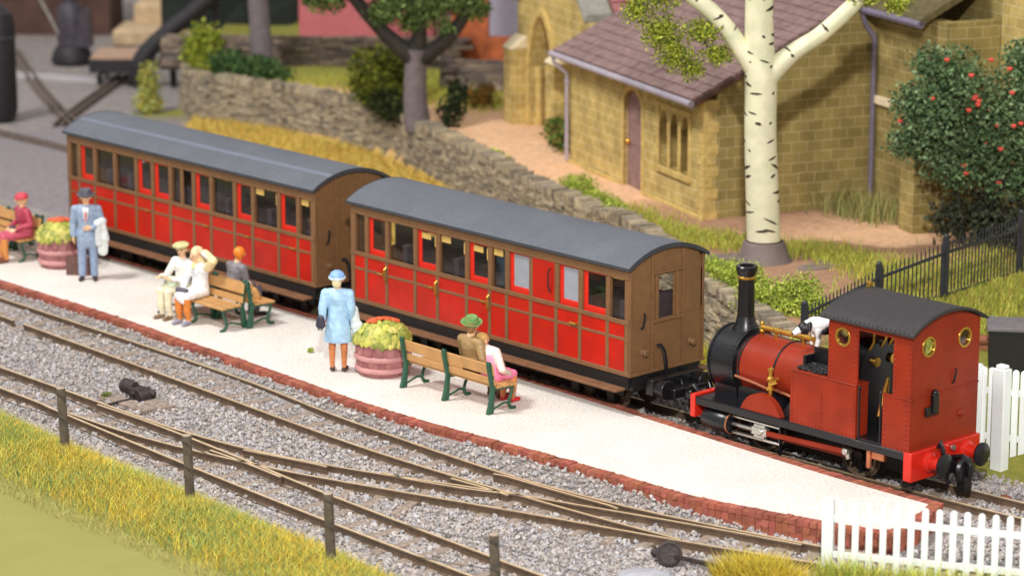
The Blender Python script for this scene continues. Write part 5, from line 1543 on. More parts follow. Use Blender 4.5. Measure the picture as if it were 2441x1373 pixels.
# ------------------------------------------------------------------ picket fences, wire fence
m_white = mat("white_plastic", (238, 242, 240), 0.45, var=0.03)
def picket(label, p0, p1, h, n, post_r=.085, pk_w=.078):
    t = thing("picket_fence", label, "fence", (*p0, 0), math.atan2(p1[1]-p0[1], p1[0]-p0[0]), None)
    L = math.hypot(p1[0]-p0[0], p1[1]-p0[1])
    for x in (0.0, L):
        k = MB(); k.box(x-post_r, x+post_r, -post_r*.8, post_r*.8, -.05, h*.97); k.prism([(x-post_r, h*.97), (x+post_r, h*.97), (x+post_r*.6, h*1.02), (x-post_r*.6, h*1.02)], 'y', -post_r*.8, post_r*.8); k.build("post", m_white, t, bevel=.012)
    for z in (h*.28, h*.76):
        k = MB(); k.box(post_r, L-post_r, .0, .035, z-.055, z+.055); k.build("rail", m_white, t, bevel=.008)
    proto = None
    for i in range(1, n):
        if proto is None:
            k = MB(); w = pk_w/2
            k.prism([(-w, .05), (w, .05), (w, h-.04)] + [(w*math.cos(R(a)), h-.04+w*math.sin(R(a))) for a in range(15, 180, 15)] + [(-w, h-.04)], 'y', -.032, -.001)
            proto = k.build("picket", m_white, t, bevel=.006); proto.location = (L*i/n, 0, 0)
        else:
            o = proto.copy(); COL.objects.link(o); o.location = (L*i/n, 0, 0)
    return t
picket("white rounded picket fence across the rails in the front right corner", (7.40, -3.12), (10.4, -1.37), 1.16, 17, .085, .10)
picket("white picket fence beside the track behind the engine cab", (5.15, 3.0), (8.0, 4.2), 1.62, 23, .12, .108)
k = MB(); k.box(-.125, .125, -.10, .10, -.05, 1.72); k.box(-.09, .09, -.07, .07, 1.72, 1.78)
gp = k.build("gate_post", m_white, loc=(5.75, 2.92, 0), bevel=.02); tag(gp, "thick white gate post standing before the picket fence behind the engine", "gate post")

wfn = thing("wire_fence", "weathered round fence posts strung with thin black wires along the grassy bank", "fence", (-5.15, -8.09, .05))
m_post = mat("post_wood", (104, 92, 76), 0.85, var=0.25, scale=9, rgb2=(78, 70, 60), bump=.5, bscale=20)
m_postt = mat("post_top", (168, 150, 130), 0.85, var=0.15)
m_wire = mat("wire_dark", (40, 38, 40), 0.5)
WPX = [(-9.2, -7.9, .1, 0), (-5.15, -8.09, .1, 1), (-1.47, -8.2, .1, 1), (2.34, -8.4, .1, 1), (5.32, -7.78, .05, 1), (9.3, -7.4, .05, 0)]
prev = None
for (x, y, z, vis) in WPX:
    lean = Vector((random.uniform(-.06, -.03), random.uniform(-.02, .02), 1))
    a = Vector((x+5.15, y+8.09, z-.2-.05)); b = a+lean*1.28
    k = MB(); k.cyl(a, b, .077, .074, 12, 0, False); k.lathe([(.074, 0), (.06, .012), (0, .014)], 12, 1, Matrix.Translation(b)); k.build("post", [m_post, m_postt], wfn)
    if prev:
        for f in (.62, .93):
            p, q = prev[0].lerp(prev[1], f)+Vector((0, -.075, 0)), a.lerp(b, f)+Vector((0, -.075, 0))
            pts = []
            for i in range(9):
                u = i/8; pts.append(p.lerp(q, u)-Vector((0, 0, (.10 if f < .8 else .06)*4*u*(1-u))))
            k = MB(); k.tube(pts, .007, 5); k.build("wire", m_wire, wfn)
    prev = (a, b)

# ------------------------------------------------------------------ lineside bits
m_iron2 = mat("rusty_black", (64, 48, 42), 0.6, var=0.45, scale=9, rgb2=(38, 33, 34), bump=0.6, bscale=16)
pl = thing("point_lever", "round black weighted point lever lying beside the front rails", "point lever", (5.44, -4.53, 0))
k = MB(); k.lathe([(0, -.05), (.18, -.05), (.2, -.03), (.2, .03), (.16, .04), (.15, .015), (0, .015)], 24, 0, Matrix.Translation((.08, 0, .17)) @ Matrix.Rotation(R(48), 4, 'Z') @ Matrix.Rotation(R(72), 4, 'X')); k.build("weight", m_iron2, pl)
k = MB(); k.bar((.15, .05, .14), (1.0, .45, .04), .06, .06); k.sphere((-.12, -.08, .16), .08, 0, 8); k.build("lever_arm", m_iron2, pl)
pm_ = thing("point_box", "dark rusty point motor box in the ballast between the two front tracks", "point box", (-7.4, -5.05, 0))
k = MB(); k.cyl((-.46, .02, .12), (-.12, .0, .13), .14, .12, 14); k.box(-.14, .16, -.13, .15, -.03, .17); k.prism([(.0, -.03), (.34, -.03), (.31, .12), (.14, .22), (.02, .17)], 'y', -.16, .06); k.cyl((.06, -.2, .1), (.06, .2, .12), .05, .05, 8); k.sphere((.22, .12, .08), (.12, .09, .09), 0, 9)
k.build("box", m_iron2, pm_, bevel=.02)
k = MB(); k.box(-.5, .9, -.55, -.25, -.04, .025); k.box(.35, .95, -.2, .12, -.04, .02); k.build("base_board", m_sleeper, pm_)
k = MB(); k.bar((.1, -.2, .03), (.15, -.9, .03), .05, .03); k.build("pull_rod", m_iron2, pm_)
bush("small dark moss tuft in the ballast beside the point box", [(-7.75, -5.5, .03, .13, .12, .07)], PAL((96, 110, 40), (80, 96, 36), (120, 130, 50)), 0.03, 300, z=0.0)
bush("tiny green tuft lying on the pale platform", [(-7.0, -1.45, .03, .07, .07, .05)], PAL((160, 176, 74), (140, 160, 60)), 0.025, 260, z=.27)
k = MB(); k.sphere((0, 0, 0), (.5, .4, .10), 0, 14)
o = k.build("grey_rock", mat("glue_grey", (176, 176, 184), 0.35, var=0.15, scale=5, bump=.6, bscale=8), loc=(5.7, -5.15, -.03)); tag(o, "flat shiny grey lump in the ballast in front of the point lever", "rock")
n = 5200
a = rng.random(n)*6.283; r_ = np.sqrt(rng.random(n))
P = np.stack([7.2+.75*r_*np.cos(a), -4.35+.55*r_*np.sin(a), np.full(n, -.05)+.12*(1-r_**2)], 1)
o = blades("grass_tuft", P, 0.36, 0.018, PAL((206, 178, 60), (188, 164, 52), (160, 150, 52), (214, 190, 86)), m_grass, 0.8)
tag(o, "thick golden grass tuft in front of the rails left of the picket fence", "grass tuft")
n = 2600; u = rng.random(n)
P = np.stack([7.6+2.6*u+rng.normal(size=n)*.12, -3.35+1.5*u-.25*rng.random(n), np.full(n, -.05)], 1)
o = blades("fence_grass", P, 0.4, 0.018, PAL((190, 196, 90), (210, 200, 100), (160, 176, 80)), m_grass, 0.7)
tag(o, "yellow green grass at the foot of the white picket fence", kind="stuff")

# right edge: black box, logs, stones
bx = thing("black_bin", "black box-shaped bin with a grey lid behind the white fence at the right edge", "bin", (2.75, 6.95, .28), R(40))
k = MB(); k.box(-.4, .6, -.3, .5, 0, .86); k.build("box", m_under, bx, bevel=.02)
k = MB(); k.box(-.44, .64, -.34, .54, .86, .93); k.build("lid", mat("grey_lid", (112, 106, 110), 0.6, var=.15), bx, bevel=.015)
m_log = mat("log_brown", (142, 92, 66), 0.85, var=0.3, scale=6)
for i, lab in enumerate(("bottom brown log of the pile beside the black bin", "middle brown log of the pile beside the black bin", "top brown log of the pile beside the black bin")):
    k = MB(); k.tube([(-.5, 0, 0), (0, .02, .01), (.5, 0, 0)], [.085, .095, .085], 10)
    o = k.build("log", m_log, loc=(2.02+.02*i, 6.75-.03*i, .47+.17*i)); o.rotation_euler.z = R(52+3*i); tag(o, lab, "log", "logs piled beside the black bin")
k = MB(); k.sphere((0, 0, 0), (.24, .18, .13), 0, 10); o = k.build("boulder", mat("tan_rock", (196, 160, 122), 0.9, var=.2), loc=(2.5, 6.0, .40)); tag(o, "rounded tan rock in front of the log pile", "rock")
k = MB(); k.box(-.6, .6, -.5, .5, -.05, .06); o = k.build("paving_slab", mat("slab_pale", (176, 176, 184), 0.8, var=.1), loc=(1.9, 8.3, .72)); o.rotation_euler = (0, R(18), R(40)); tag(o, "pale grey slab on the bank beyond the black bin", "slab")
k = MB(); k.sphere((0, 0, 0), (.14, .1, .08), 0, 8); o = k.build("boulder", mat("red_rock", (140, 84, 66), 0.9, var=.3), loc=(6.9, 1.65, .02)); tag(o, "small red-brown rock by the rail behind the engine coupling", "rock")

# ------------------------------------------------------------------ background at the top
m_pink = mat("pink_render", (190, 104, 108), 0.85, var=0.06, scale=2)
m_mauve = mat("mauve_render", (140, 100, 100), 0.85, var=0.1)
m_yel = mat("yellow_paint", (206, 160, 36), 0.6, var=0.1)
pb = thing("pink_building", "pink rendered building with a grey roof edge and a dark doorway edged in yellow", "building", (-31.2, 17.2, 1.1), R(40))
k = MB(); k.box(0, 3.9, 0, 3, 0, 3.1); k.build("wall", m_pink, pb)
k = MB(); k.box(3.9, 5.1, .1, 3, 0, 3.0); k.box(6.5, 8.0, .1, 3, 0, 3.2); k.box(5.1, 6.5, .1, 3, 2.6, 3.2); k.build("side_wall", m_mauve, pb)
k = MB(); k.prism([(-.35, 3.0), (2.2, 4.4), (2.2, 4.55), (-.35, 3.15)], 'x', -.3, 4.3); k.build("roof", mat("grey_slate_far", (128, 130, 142), .7), pb)
k = MB(); k.box(5.1, 6.5, .9, 1.0, 0, 2.6); dd = k.build("doorway", m_void, pb)
k = MB(); k.box(5.05, 5.17, .0, .1, 0, 2.7); k.box(6.42, 6.54, .0, .1, 0, 2.7); k.box(5.05, 6.54, .0, .1, 2.6, 2.72); k.box(5.72, 5.9, .5, .6, 0, 1.0); k.box(5.45, 5.62, .5, .6, 1.2, 1.55); k.build("door_frame", m_yel, pb)
m_orange = mat("orange_brick_far", (196, 104, 58), 0.85, var=0.22, scale=3, rgb2=(150, 78, 50))
ob = thing("brick_ruin", "orange brick building with open arched windows, between the tree and the porch", "building", (-25.0, 19.2, 1.1), R(42))
k = MB(); k.box(-1.2, 5.5, 0, .4, 0, .9); k.box(-1.2, -.2, 0, .4, .9, 4); k.box(1.0, 1.55, 0, .4, .9, 4); k.box(2.75, 3.3, 0, .4, .9, 4); k.box(4.4, 5.5, 0, .4, .9, 4); k.box(-1.2, 5.5, 0, .4, 2.4, 4.2); k.build("wall", m_orange, ob)
k = MB(); k.box(-1.2, 5.5, 1.8, 2, 0, 4.2); k.build("back_wall", mat("pale_lilac_wall", (172, 168, 186), .8, var=.06), ob)
k = MB(); k.box(1.3, 1.75, -.05, .05, 1.3, 2.6); k.build("shutter", m_void, ob)
k = MB(); k.prism([(0, 0), (4, 0), (4, 3.2), (0, 3.2)], 'z', -.1, 4.5); 
o = k.build("dark_hedge", mat("hedge_black_green", (34, 42, 36), .95, var=.3, scale=2), loc=(-38.0, 17.2, 1.1)); o.rotation_euler.z = R(40); tag(o, "very dark green clipped hedge left of the bare grey trunk", "hedge")
# yard at the top left
m_coalb = mat("yard_black", (36, 32, 36), 0.6, var=0.3)
fw = thing("flat_wagon", "black flat wagon with a tan deck standing in the yard at the far left", "wagon", (-35.95, 14.2, 0), R(47))
k = MB(); k.box(-.78, .68, -.62, 1.3, .35, .74); k.build("frame", m_coalb, fw, bevel=.02)
k = MB(); k.box(-.74, .64, -.58, 1.26, .741, .80); k.build("deck", mat("deck_tan", (176, 144, 120), .85, var=.15), fw)
for x_ in (-.5, .4):
    k = MB(); 
    for y_ in (-.5, .9): k.lathe([(0, -.04), (.24, -.04), (.24, .04), (0, .04)], 16, 0, Matrix.Translation((x_, y_, .24)) @ Matrix.Rotation(R(90), 4, 'Y'))
    k.cyl((x_, -.5, .24), (x_, .9, .24), .05); k.build("wheelset", m_coalb, fw)
cv = thing("black_conveyor", "thick black chute rising from the flat wagon along the edge of the churchyard", "chute", (-34.4, 14.8, 0))
pc = [Vector(p)-Vector((-34.4, 14.8, 0)) for p in ((-35.05, 14.2, .1), (-34.95, 14.25, .62), (-34.75, 14.5, 1.08), (-34.35, 15.0, 1.66), (-33.95, 15.45, 2.12), (-33.5, 15.95, 2.7), (-33.0, 16.5, 3.4))]
Q, r_ = smooth_path(pc, [.25, .27, .26, .25, .25, .26, .26]); k = MB(); k.tube(Q, r_, 14); k.build("tube", m_coalb, cv)
for q_ in (pc[3], pc[5]):
    k = MB(); k.box(q_.x-.07, q_.x+.07, q_.y-.07, q_.y+.07, -.05, q_.z); k.build("leg", m_coalb, cv)
se = thing("yard_crane", "blurred dark grey crane with a bright jib rod in the yard", "crane", (-39.9, 15.2, 0), R(48))
k = MB(); k.lathe([(.62, 0), (.64, .1), (.56, .35), (.45, .5)], 18, 0); k.build("base", m_coalb, se)
k = MB(); k.lathe([(.42, .5), (.44, 1.3), (.36, 1.7), (.2, 1.85), (.2, 2.3)], 16, 0); k.box(-.1, .62, -.4, .4, .5, 1.0); k.box(.25, .6, -.35, .35, 1.0, 1.6); k.build("boiler", mat("crane_grey", (62, 56, 64), .55, var=.3), se)
k = MB(); k.bar((-.35, -.2, .9), (-1.0, -.2, 2.2), .07, .07); k.build("jib", m_steel, se)
k = MB(); k.tube([(-.3, .3, 1.2), (-.2, .2, 2.2), (.3, .2, 2.6)], .06, 8); k.build("pipe", m_coalb, se)
bl = thing("black_tank", "tall black shape cut off by the left edge of the yard", "water tank", (-33.0, 8.25, 0))
k = MB(); k.lathe([(.42, 0), (.5, .3), (.5, 2.6), (.44, 2.9), (.2, 3.1)], 20, 0); k.build("tank", m_coalb, bl)
k = MB(); k.lathe([(.51, 2.2), (.53, 2.25), (.51, 2.3)], 20, 0, cap=False); k.build("band", m_iron, bl)
m_cream = mat("cream_block", (196, 170, 134), 0.9, var=0.2, scale=3)
rb = random.Random(11)
for i, (x_, y_, z_, sx, sy, sz, lab) in enumerate(((-41.6, 19.6, 0, 1.3, 1.0, .5, "wide low cream stone block at the foot of the stack behind the wagon"), (-42.6, 21.0, 0, 1.2, 1.0, 1.1, "second cream stone block of the stack, a step higher"),
        (-43.6, 22.4, 0, 1.4, 1.2, 1.8, "third cream stone block of the stack, beside the chute"), (-44.8, 24.0, 0, 1.6, 1.2, 2.6, "tallest pale cream stone block of the stack, at the top edge"))):
    k = MB(); k.box(-sx, sx, -sy, sy, -.05, sz)
    o = k.build("stone_block", m_cream, loc=(x_, y_, z_), bevel=.12); o.rotation_euler.z = R(45); tag(o, lab, "stone block", "cream blocks stacked in the yard")
k = MB(); k.box(-3.6, 3.0, 0, 2.5, -.05, 5.5)
bb = k.build("brown_shed", mat("shed_brown", (84, 60, 52), .9, var=.3, scale=1.2), loc=(-46.0, 17.2, 0)); bb.rotation_euler.z = R(46); tag(bb, "dark brown shed wall behind the crane at the top left", "building")
k = MB(); k.box(-.35, .35, -.9, .9, 0, .14); o = k.build("planks", mat("plank_grey", (132, 116, 112), .85), loc=(-38.3, 16.7, .28)); o.rotation_euler.z = R(46); tag(o, "low stack of grey-brown planks between the wagon and the cream blocks", "planks")
k = MB(); k.prism([(-1.6, -.5), (1.6, -.35), (1.7, .3), (-1.6, .35)], 'z', -.05, .012)
o = k.build("yard_path", mat("path_pale", (176, 172, 172), .9, var=.1), loc=(-37.9, 13.4, -.02)); o.rotation_euler.z = R(25); tag(o, kind="structure")

# ------------------------------------------------------------------ benches
m_slat = mat("bench_slat", (196, 148, 92), 0.65, var=0.12, scale=3)
m_green = mat("bench_green", (40, 84, 64), 0.5, var=0.15)
def make_bench(label, loc, rz, L, frames, group=None, short_leg=False):
    """seat faces -y in its own frame; frames = positions along x"""
    t = thing("platform_bench", label, "bench", loc, rz, group)
    for x in frames:
        f = MB(); w = .035
        f.prism([(.20, 0), (.33, 0), (.27, .20), (.235, .42), (.28, .64), (.32, .86), (.30, .90), (.25, .88), (.20, .66), (.165, .42)], 'x', x-w, x+w)
        # curled front leg and seat bearer
        leg = [(-.30, .02), (-.26, .015), (-.20, .03), (-.15, .10), (-.17, .20), (-.22, .30), (-.22, .38)]
        f.tube([(x, a, b) for a, b in leg], [.028, .034, .036, .032, .03, .03, .028], 8)
        f.prism([(-.26, .36), (.2, .39), (.2, .42), (-.26, .405)], 'x', x-w, x+w)
        f.tube([(x, -.17, .12), (x, -.05, .14), (x, .08, .1), (x, .22, .06)], .022, 6)
        f.build("bench_end", m_green, t, bevel=.01)
    for (ya, yb, za) in ((-.29, -.16, .408), (-.13, -.0, .414), (.03, .15, .42)):
        s_ = MB(); s_.box(frames[0]-.06, frames[-1]+.06, ya, yb, za, za+.04); s_.build("seat_slat", m_slat, t, bevel=.008)
    Mx = Matrix.Translation((0, .225, .66)) @ Matrix.Rotation(R(-9), 4, 'X')
    for (z0, z1) in ((-.02, .17), (-.19, -.07)):
        s_ = MB(); s_.box(frames[0]-.05, frames[-1]+.05, -.035, .0, z0, z1, 0, Mx); s_.build("back_slat", m_slat, t, bevel=.008)
    return t
PZ = 0.265
make_bench("green-legged slatted bench seen from behind, with a couple at its right end", (-2.82, -1.46, PZ), R(180), 2.5, [-1.18, 0.0, 1.14])
make_bench("slatted bench facing the front track with a pale couple at its left end", (-10.32, -1.50, PZ), 0, 2.0, [-1.05, 0.02, 1.0], "benches standing back to back")
make_bench("slatted bench facing the train, back to back behind the pale couple's bench", (-10.22, -0.93, PZ), R(180), 2.0, [-1.02, 0.0, 1.03], "benches standing back to back")
make_bench("slatted bench cut off by the left edge, under the woman in maroon", (-18.0, -1.12, PZ), 0, 2.2, [-1.1, 0, 1.05])
make_bench("slatted bench at the left edge standing behind the maroon woman's bench", (-18.2, -0.55, PZ), R(180), 2.2, [-1.1, 0, 1.05])

# ------------------------------------------------------------------ planters
m_barrel = mat("barrel_pink_brown", (176, 118, 116), 0.6, var=0.18, scale=5, rgb2=(140, 84, 86), bump=.3, bscale=14)
m_hoop = mat("barrel_hoop_pink", (196, 140, 138), 0.55, var=0.12, bump=.2, bscale=12)
m_pleaf = mat("planter_leaf", (180, 190, 60), 0.6, var=0.12, attr="Col", scale=6)
m_pfl = mat("planter_flower", (226, 100, 60), 0.6, var=0.2, scale=5)
def make_planter(label, loc, grp, s=1.0, seed=1):
    t = thing("barrel_planter", label, "planter", loc, 0, grp)
    r_ = random.Random(seed)
    b = MB(); b.lathe([(.43*s, 0), (.455*s, .06), (.475*s, .2), (.485*s, .34), (.47*s, .52), (.44*s, .60), (.40*s, .58), (.38*s, .5)], 36, 0)
    for k in range(15):
        a0 = 2*math.pi*k/15; w = .155*s
        Mx = Matrix.Rotation(a0, 4, 'Z') @ Matrix.Translation((.468*s, 0, .525)) @ Matrix.Rotation(R(-7), 4, 'Y')
        h = .135+.02*r_.random(); b.prism([(-w/2*.9, -h), (w/2*.9, -h), (w/2, h*.75), (w*.3, h), (-w*.3, h), (-w/2, h*.75)], 'x', -.03, .022, 0, Mx)
    for k in range(26):
        a0 = 2*math.pi*k/26; Mx = Matrix.Rotation(a0, 4, 'Z') @ Matrix.Translation((.475*s, 0, .24)); b.box(-.02, .012, -.045*s, .045*s, -.07, .07, 0, Mx)
    bo = b.build("barrel", m_barrel, t, bevel=.012)
    for z, r0 in ((.345, .492), (.13, .478)):
        h = MB(); pr = [((r0+.035*math.cos(R(a)))*s, z+.052*math.sin(R(a))) for a in range(-90, 91, 30)]; h.lathe(pr+[(r0*s-.01, z+.052), (r0*s-.01, z-.052)], 36, 0, cap=False); h.build("hoop", m_hoop, bo)
    f = MB(); f.lathe([(.40*s, .5), (.44*s, .62), (.40*s, .74), (.28*s, .86), (.12*s, .92), (0, .93)], 20, 0)
    palp = PAL((188, 186, 84), (166, 168, 72), (204, 194, 104), (142, 150, 66))
    V = []; F = []; Cc = []
    for q in range(260):
        a = r_.uniform(0, 6.283); e = math.asin(min(1, .02+.97*r_.random())); R_ = (.50+.04*r_.random())*s
        p = np.array([R_*math.cos(e)*math.cos(a), R_*math.cos(e)*math.sin(a), .60+.36*math.sin(e)])
        nrm = np.array([math.cos(e)*math.cos(a), math.cos(e)*math.sin(a), math.sin(e)+.25]); nrm /= np.linalg.norm(nrm)
        dn = np.array([0, 0, -1.0])+.5*np.array([math.cos(a), math.sin(a), 0]); dn -= nrm*(dn@nrm); dn /= np.linalg.norm(dn); sd = np.cross(nrm, dn)
        ln = .06+.045*r_.random(); w = ln*.85; o_ = len(V)
        V += [p-dn*ln, p-dn*ln*.3+sd*w-nrm*.02, p+dn*ln*.55+sd*w*.8-nrm*.03, p+dn*ln-nrm*.03, p+dn*ln*.55-sd*w*.8-nrm*.03, p-dn*ln*.3-sd*w-nrm*.02, p+nrm*.035]
        F += [(o_+6, o_+k, o_+(k+1) % 6) for k in range(6)]
        Cc += [palp[r_.randrange(4)]*(.8+.35*r_.random())]*7
    fo = big_mesh("foliage", V, F, m_pleaf, colors=np.array(Cc), smooth=True, parent=t)
    fb = MB(); fb.lathe([(.40*s, .5), (.45*s, .62), (.42*s, .74), (.30*s, .86), (.12*s, .92), (0, .93)], 20, 0); fb.build("soil", mat("planter_moss", (150, 150, 56), .9, var=.25, scale=9), t)
    fl = MB()
    for q in range(34):
        a = r_.uniform(0, 6.283); rr = .30*math.sqrt(r_.random())*s; cx, cy = rr*math.cos(a)-.12*s, rr*math.sin(a)+.10*s
        cz = .60+.40*math.sqrt(max(0, 1-(cx*cx+cy*cy)/(.52*s)**2))
        fl.sphere((cx, cy, cz), (.05+.03*r_.random(), .05+.03*r_.random(), .035), 0, 7)
    fl.build("flowers", m_pfl, t)
    return t
make_planter("barrel planter of leaves and orange flowers beside the woman in blue", (-4.98, -1.36, PZ), "barrel planters on the platform", 1.0, 1)
make_planter("barrel planter of leaves and orange flowers beside the suited man", (-16.15, -0.92, PZ), "barrel planters on the platform", .92, 2)

# ------------------------------------------------------------------ people
FM = {}
def fm(rgb, rough=0.5):
    k = (tuple(rgb), rough)
    if k not in FM: FM[k] = mat("figure_paint", rgb, rough, var=0.15, scale=14, bump=0.15, bscale=28)
    return FM[k]
V3 = lambda *a: np.array(a, float)

class Body:
    """overlapping tapered limbs fused to one continuous skin; each face painted by the nearest limb"""
    def __init__(s): s.p = []
    def cap(s, p0, r0, p1, r1, m, sy=1.0, sx=1.0):
        s.p.append((V3(*p0), r0, V3(*p1), r1, m, sx, sy)); return s
    def ball(s, c, r, m, sx=1.0, sy=1.0): return s.cap(c, r, V3(*c)+V3(0, 0, 1e-3), r, m, sy, sx)
    def chain(s, pts, rs, m, sy=1.0):
        for i in range(len(pts)-1): s.cap(pts[i], rs[i], pts[i+1], rs[i+1], m, sy)
    def hand(s, w, d, side, m, curl=0.5, size=1.0):
        """palm, four unequal bent fingers, thumb from the side of the palm; d = finger direction, side = towards the thumb"""
        w = V3(*w); d = V3(*d)/np.linalg.norm(d); sd = V3(*side); sd = sd-d*(sd@d); sd /= np.linalg.norm(sd); nn = np.cross(d, sd)
        k = size
        for u in (-.024, 0, .024): s.cap(w+sd*u*.6*k, .020*k, w+d*.075*k+sd*u*k, .017*k, m)
        for i, (u, ln) in enumerate(((.033, .064), (.011, .074), (-.011, .068), (-.033, .052))):
            a = w+d*.08*k+sd*u*k; b = a+d*ln*.55*k-nn*curl*ln*.3*k+sd*u*.12; c = b+d*ln*.4*k-nn*curl*ln*.55*k
            s.cap(a, .0105*k, b, .0100*k, m); s.cap(b, .0100*k, c, .0085*k, m)
        a = w+d*.02*k+sd*.03*k; b = a+d*.035*k+sd*.03*k; s.cap(a, .0125*k, b, .0115*k, m); s.cap(b, .0115*k, b+d*.032*k+sd*.004*k-nn*.012*k, .009*k, m)
    def head(s, c, face, m, hairm=None, lips=None, tilt=0.0):
        """skull, jaw, nose, ears, eyes, mouth; face = unit direction the face looks"""
        c = V3(*c); f = V3(*face)/np.linalg.norm(face); up = V3(0, 0, 1)-f*f[2]; up /= np.linalg.norm(up); r = np.cross(f, up)
        s.ball(c+up*.02-f*.01, .094, m); s.cap(c+f*.012-up*.0, .082, c+f*.03-up*.068, .052, m)
        s.cap(c+f*.088+up*.012, .010, c+f*.108-up*.022, .017, m)
        for q in (-1, 1):
            s.cap(c+r*q*.088+up*.012-f*.012, .016, c+r*q*.09-up*.02-f*.008, .012, m)
            s.ball(c+f*.080+r*q*.034+up*.012, .0125, fm((60, 44, 36)))
        s.cap(c+f*.080-up*.048-r*.018, .0095, c+f*.080-up*.048+r*.018, .0095, lips or fm((196, 110, 90)))
        if hairm is not None:
            s.ball(c+up*.038-f*.028, .098, hairm); s.cap(c-f*.045-up*.01, .078, c-f*.045-up*.05, .06, hairm)
    def build(s, name, parent, voxel=0.011):
        mb = MB()
        for (a, r0, b, r1, m, sx, sy) in s.p:
            ax = b-a; L = np.linalg.norm(ax); q = Vector(ax).to_track_quat('Z', 'Y').to_matrix().to_4x4()
            prof = [(r0*math.sin(R(t)), -r0*math.cos(R(t))) for t in (12, 40, 68)] + [(r0, 0)] + [(r1, L)] + [(r1*math.sin(R(t)), L+r1*math.cos(R(t))) for t in (68, 40, 12)]
            c = (a+b)/2
            S = Matrix.Translation(c) @ Matrix.Diagonal((sx, sy, 1, 1)) @ Matrix.Translation(-c)
            mb.lathe(prof, 14, 0, S @ Matrix.Translation(a) @ q)
        mats = []
        for p in s.p:
            if p[4] not in mats: mats.append(p[4])
        o = mb.build(name, mats, None)
        rm = o.modifiers.new("fuse", 'REMESH'); rm.mode = 'VOXEL'; rm.voxel_size = voxel; rm.use_smooth_shade = True
        sm_ = o.modifiers.new("soft", 'SMOOTH'); sm_.factor = .5; sm_.iterations = 2
        dg = bpy.context.evaluated_depsgraph_get()
        me = bpy.data.meshes.new_from_object(o.evaluated_get(dg))
        o.modifiers.clear(); old = o.data; o.data = me; bpy.data.meshes.remove(old); me.name = name
        me.materials.clear()
        for m in mats: me.materials.append(m)
        nf = len(me.polygons); C = np.empty(nf*3, np.float32); me.polygons.foreach_get("center", C); C = C.reshape(-1, 3)
        best = np.full(nf, 1e9); idx = np.zeros(nf, np.int32)
        for (a, r0, b, r1, m, sx, sy) in s.p:
            ab = b-a; sc = np.array([1/sx, 1/sy, 1]); mid_ = (a+b)/2
            Q = (C-mid_)*sc+mid_ if (sx != 1 or sy != 1) else C
            t = np.clip(((Q-a)@ab)/(ab@ab), 0, 1)
            d = np.linalg.norm(Q-(a+t[:, None]*ab), axis=1)-(r0+(r1-r0)*t)
            k = d < best; best[k] = d[k]; idx[k] = mats.index(m)
        me.polygons.foreach_set("material_index", idx); me.polygons.foreach_set("use_smooth", [True]*nf); me.update()
        o.parent = parent
        return o

SK = fm((236, 190, 150)); SK2 = fm((222, 164, 120)); TAN = fm((214, 134, 74), .45)
def torso(b, m, z0=.92, z1=1.42, w=.17, d=.66, lean=(0, 0), hipm=None, hw=.155, ox=0, oy=0):
    """chest, belly and hips stacked as flattened ovals"""
    lx, ly = lean
    b.cap((ox, oy, z0), hw, (ox+lx*.4, oy+ly*.4, z0+.22), w*.84, hipm or m, d+.05)
    b.cap((ox+lx*.4, oy+ly*.4, z0+.20), w*.86, (ox+lx*.85, oy+ly*.85, z1-.14), w*1.0, m, d)
    b.cap((ox+lx-.115, oy+ly, z1-.055), .078, (ox+lx+.115, oy+ly, z1-.055), .078, m)
    return (ox+lx, oy+ly, z1)

# --- man in a blue-grey suit, standing, coat over his left arm
p = thing("person", "man in a blue-grey suit and dark hat standing with a pale coat over one arm", "person", (-14.66, -1.22, PZ), R(50))
b = Body(); SU = fm((150, 168, 194)); SHOE = fm((54, 44, 44)); SH = fm((244, 236, 238)); TR = fm((142, 160, 188))
torso(b, SU, .92, 1.47, .182, .68, hw=.165)
b.cap((0, 0, .80), .175, (0, 0, .98), .165, SU, .74)
for s in (-1, 1):
    b.chain([(s*.088, 0, .88), (s*.098, .005, .5), (s*.104, .015, .11)], [.098, .074, .064], TR)
    b.cap((s*.106, .02, .05), .046, (s*.125, -.13, .038), .038, SHOE)
b.chain([(-.19, 0, 1.41), (-.235, .02, 1.13), (-.235, -.03, .90)], [.076, .062, .05], SU); b.hand((-.235, -.035, .87), (0, -.08, -1), (.3, -1, 0), SK)
b.chain([(.19, 0, 1.41), (.255, .02, 1.15), (.13, -.20, 1.08)], [.076, .064, .05], SU); b.hand((.10, -.215, 1.075), (-1, -.3, 0), (0, 0, 1), SK)
b.cap((0, -.108, 1.36), .034, (0, -.128, 1.16), .012, SH); b.cap((-.03, -.098, 1.42), .03, (0, -.124, 1.22), .014, SH); b.cap((.03, -.098, 1.42), .03, (0, -.124, 1.22), .014, SH)
b.cap((0, -.139, 1.37), .016, (0, -.146, 1.2), .014, fm((214, 120, 120)))
b.cap((0, 0, 1.44), .058, (0, -.01, 1.54), .054, SK); b.head((0, -.02, 1.63), (0, -1, -.02), SK, fm((70, 52, 44)))
b.build("body", p)
h = MB(); h.lathe([(.15, .0), (.155, .012), (.112, .022), (.106, .08), (.095, .115), (.05, .122), (0, .118)], 22, 0, Matrix.Translation((0, -.012, 1.685)) @ Matrix.Rotation(R(5), 4, 'X')); h.build("hat", fm((86, 88, 98)), p)
ct = Body(); CM = fm((222, 228, 226))
cl = thing("folded_coat", "pale grey coat hanging over the suited man's arm", "coat", (-14.66, -1.22, PZ), R(50))
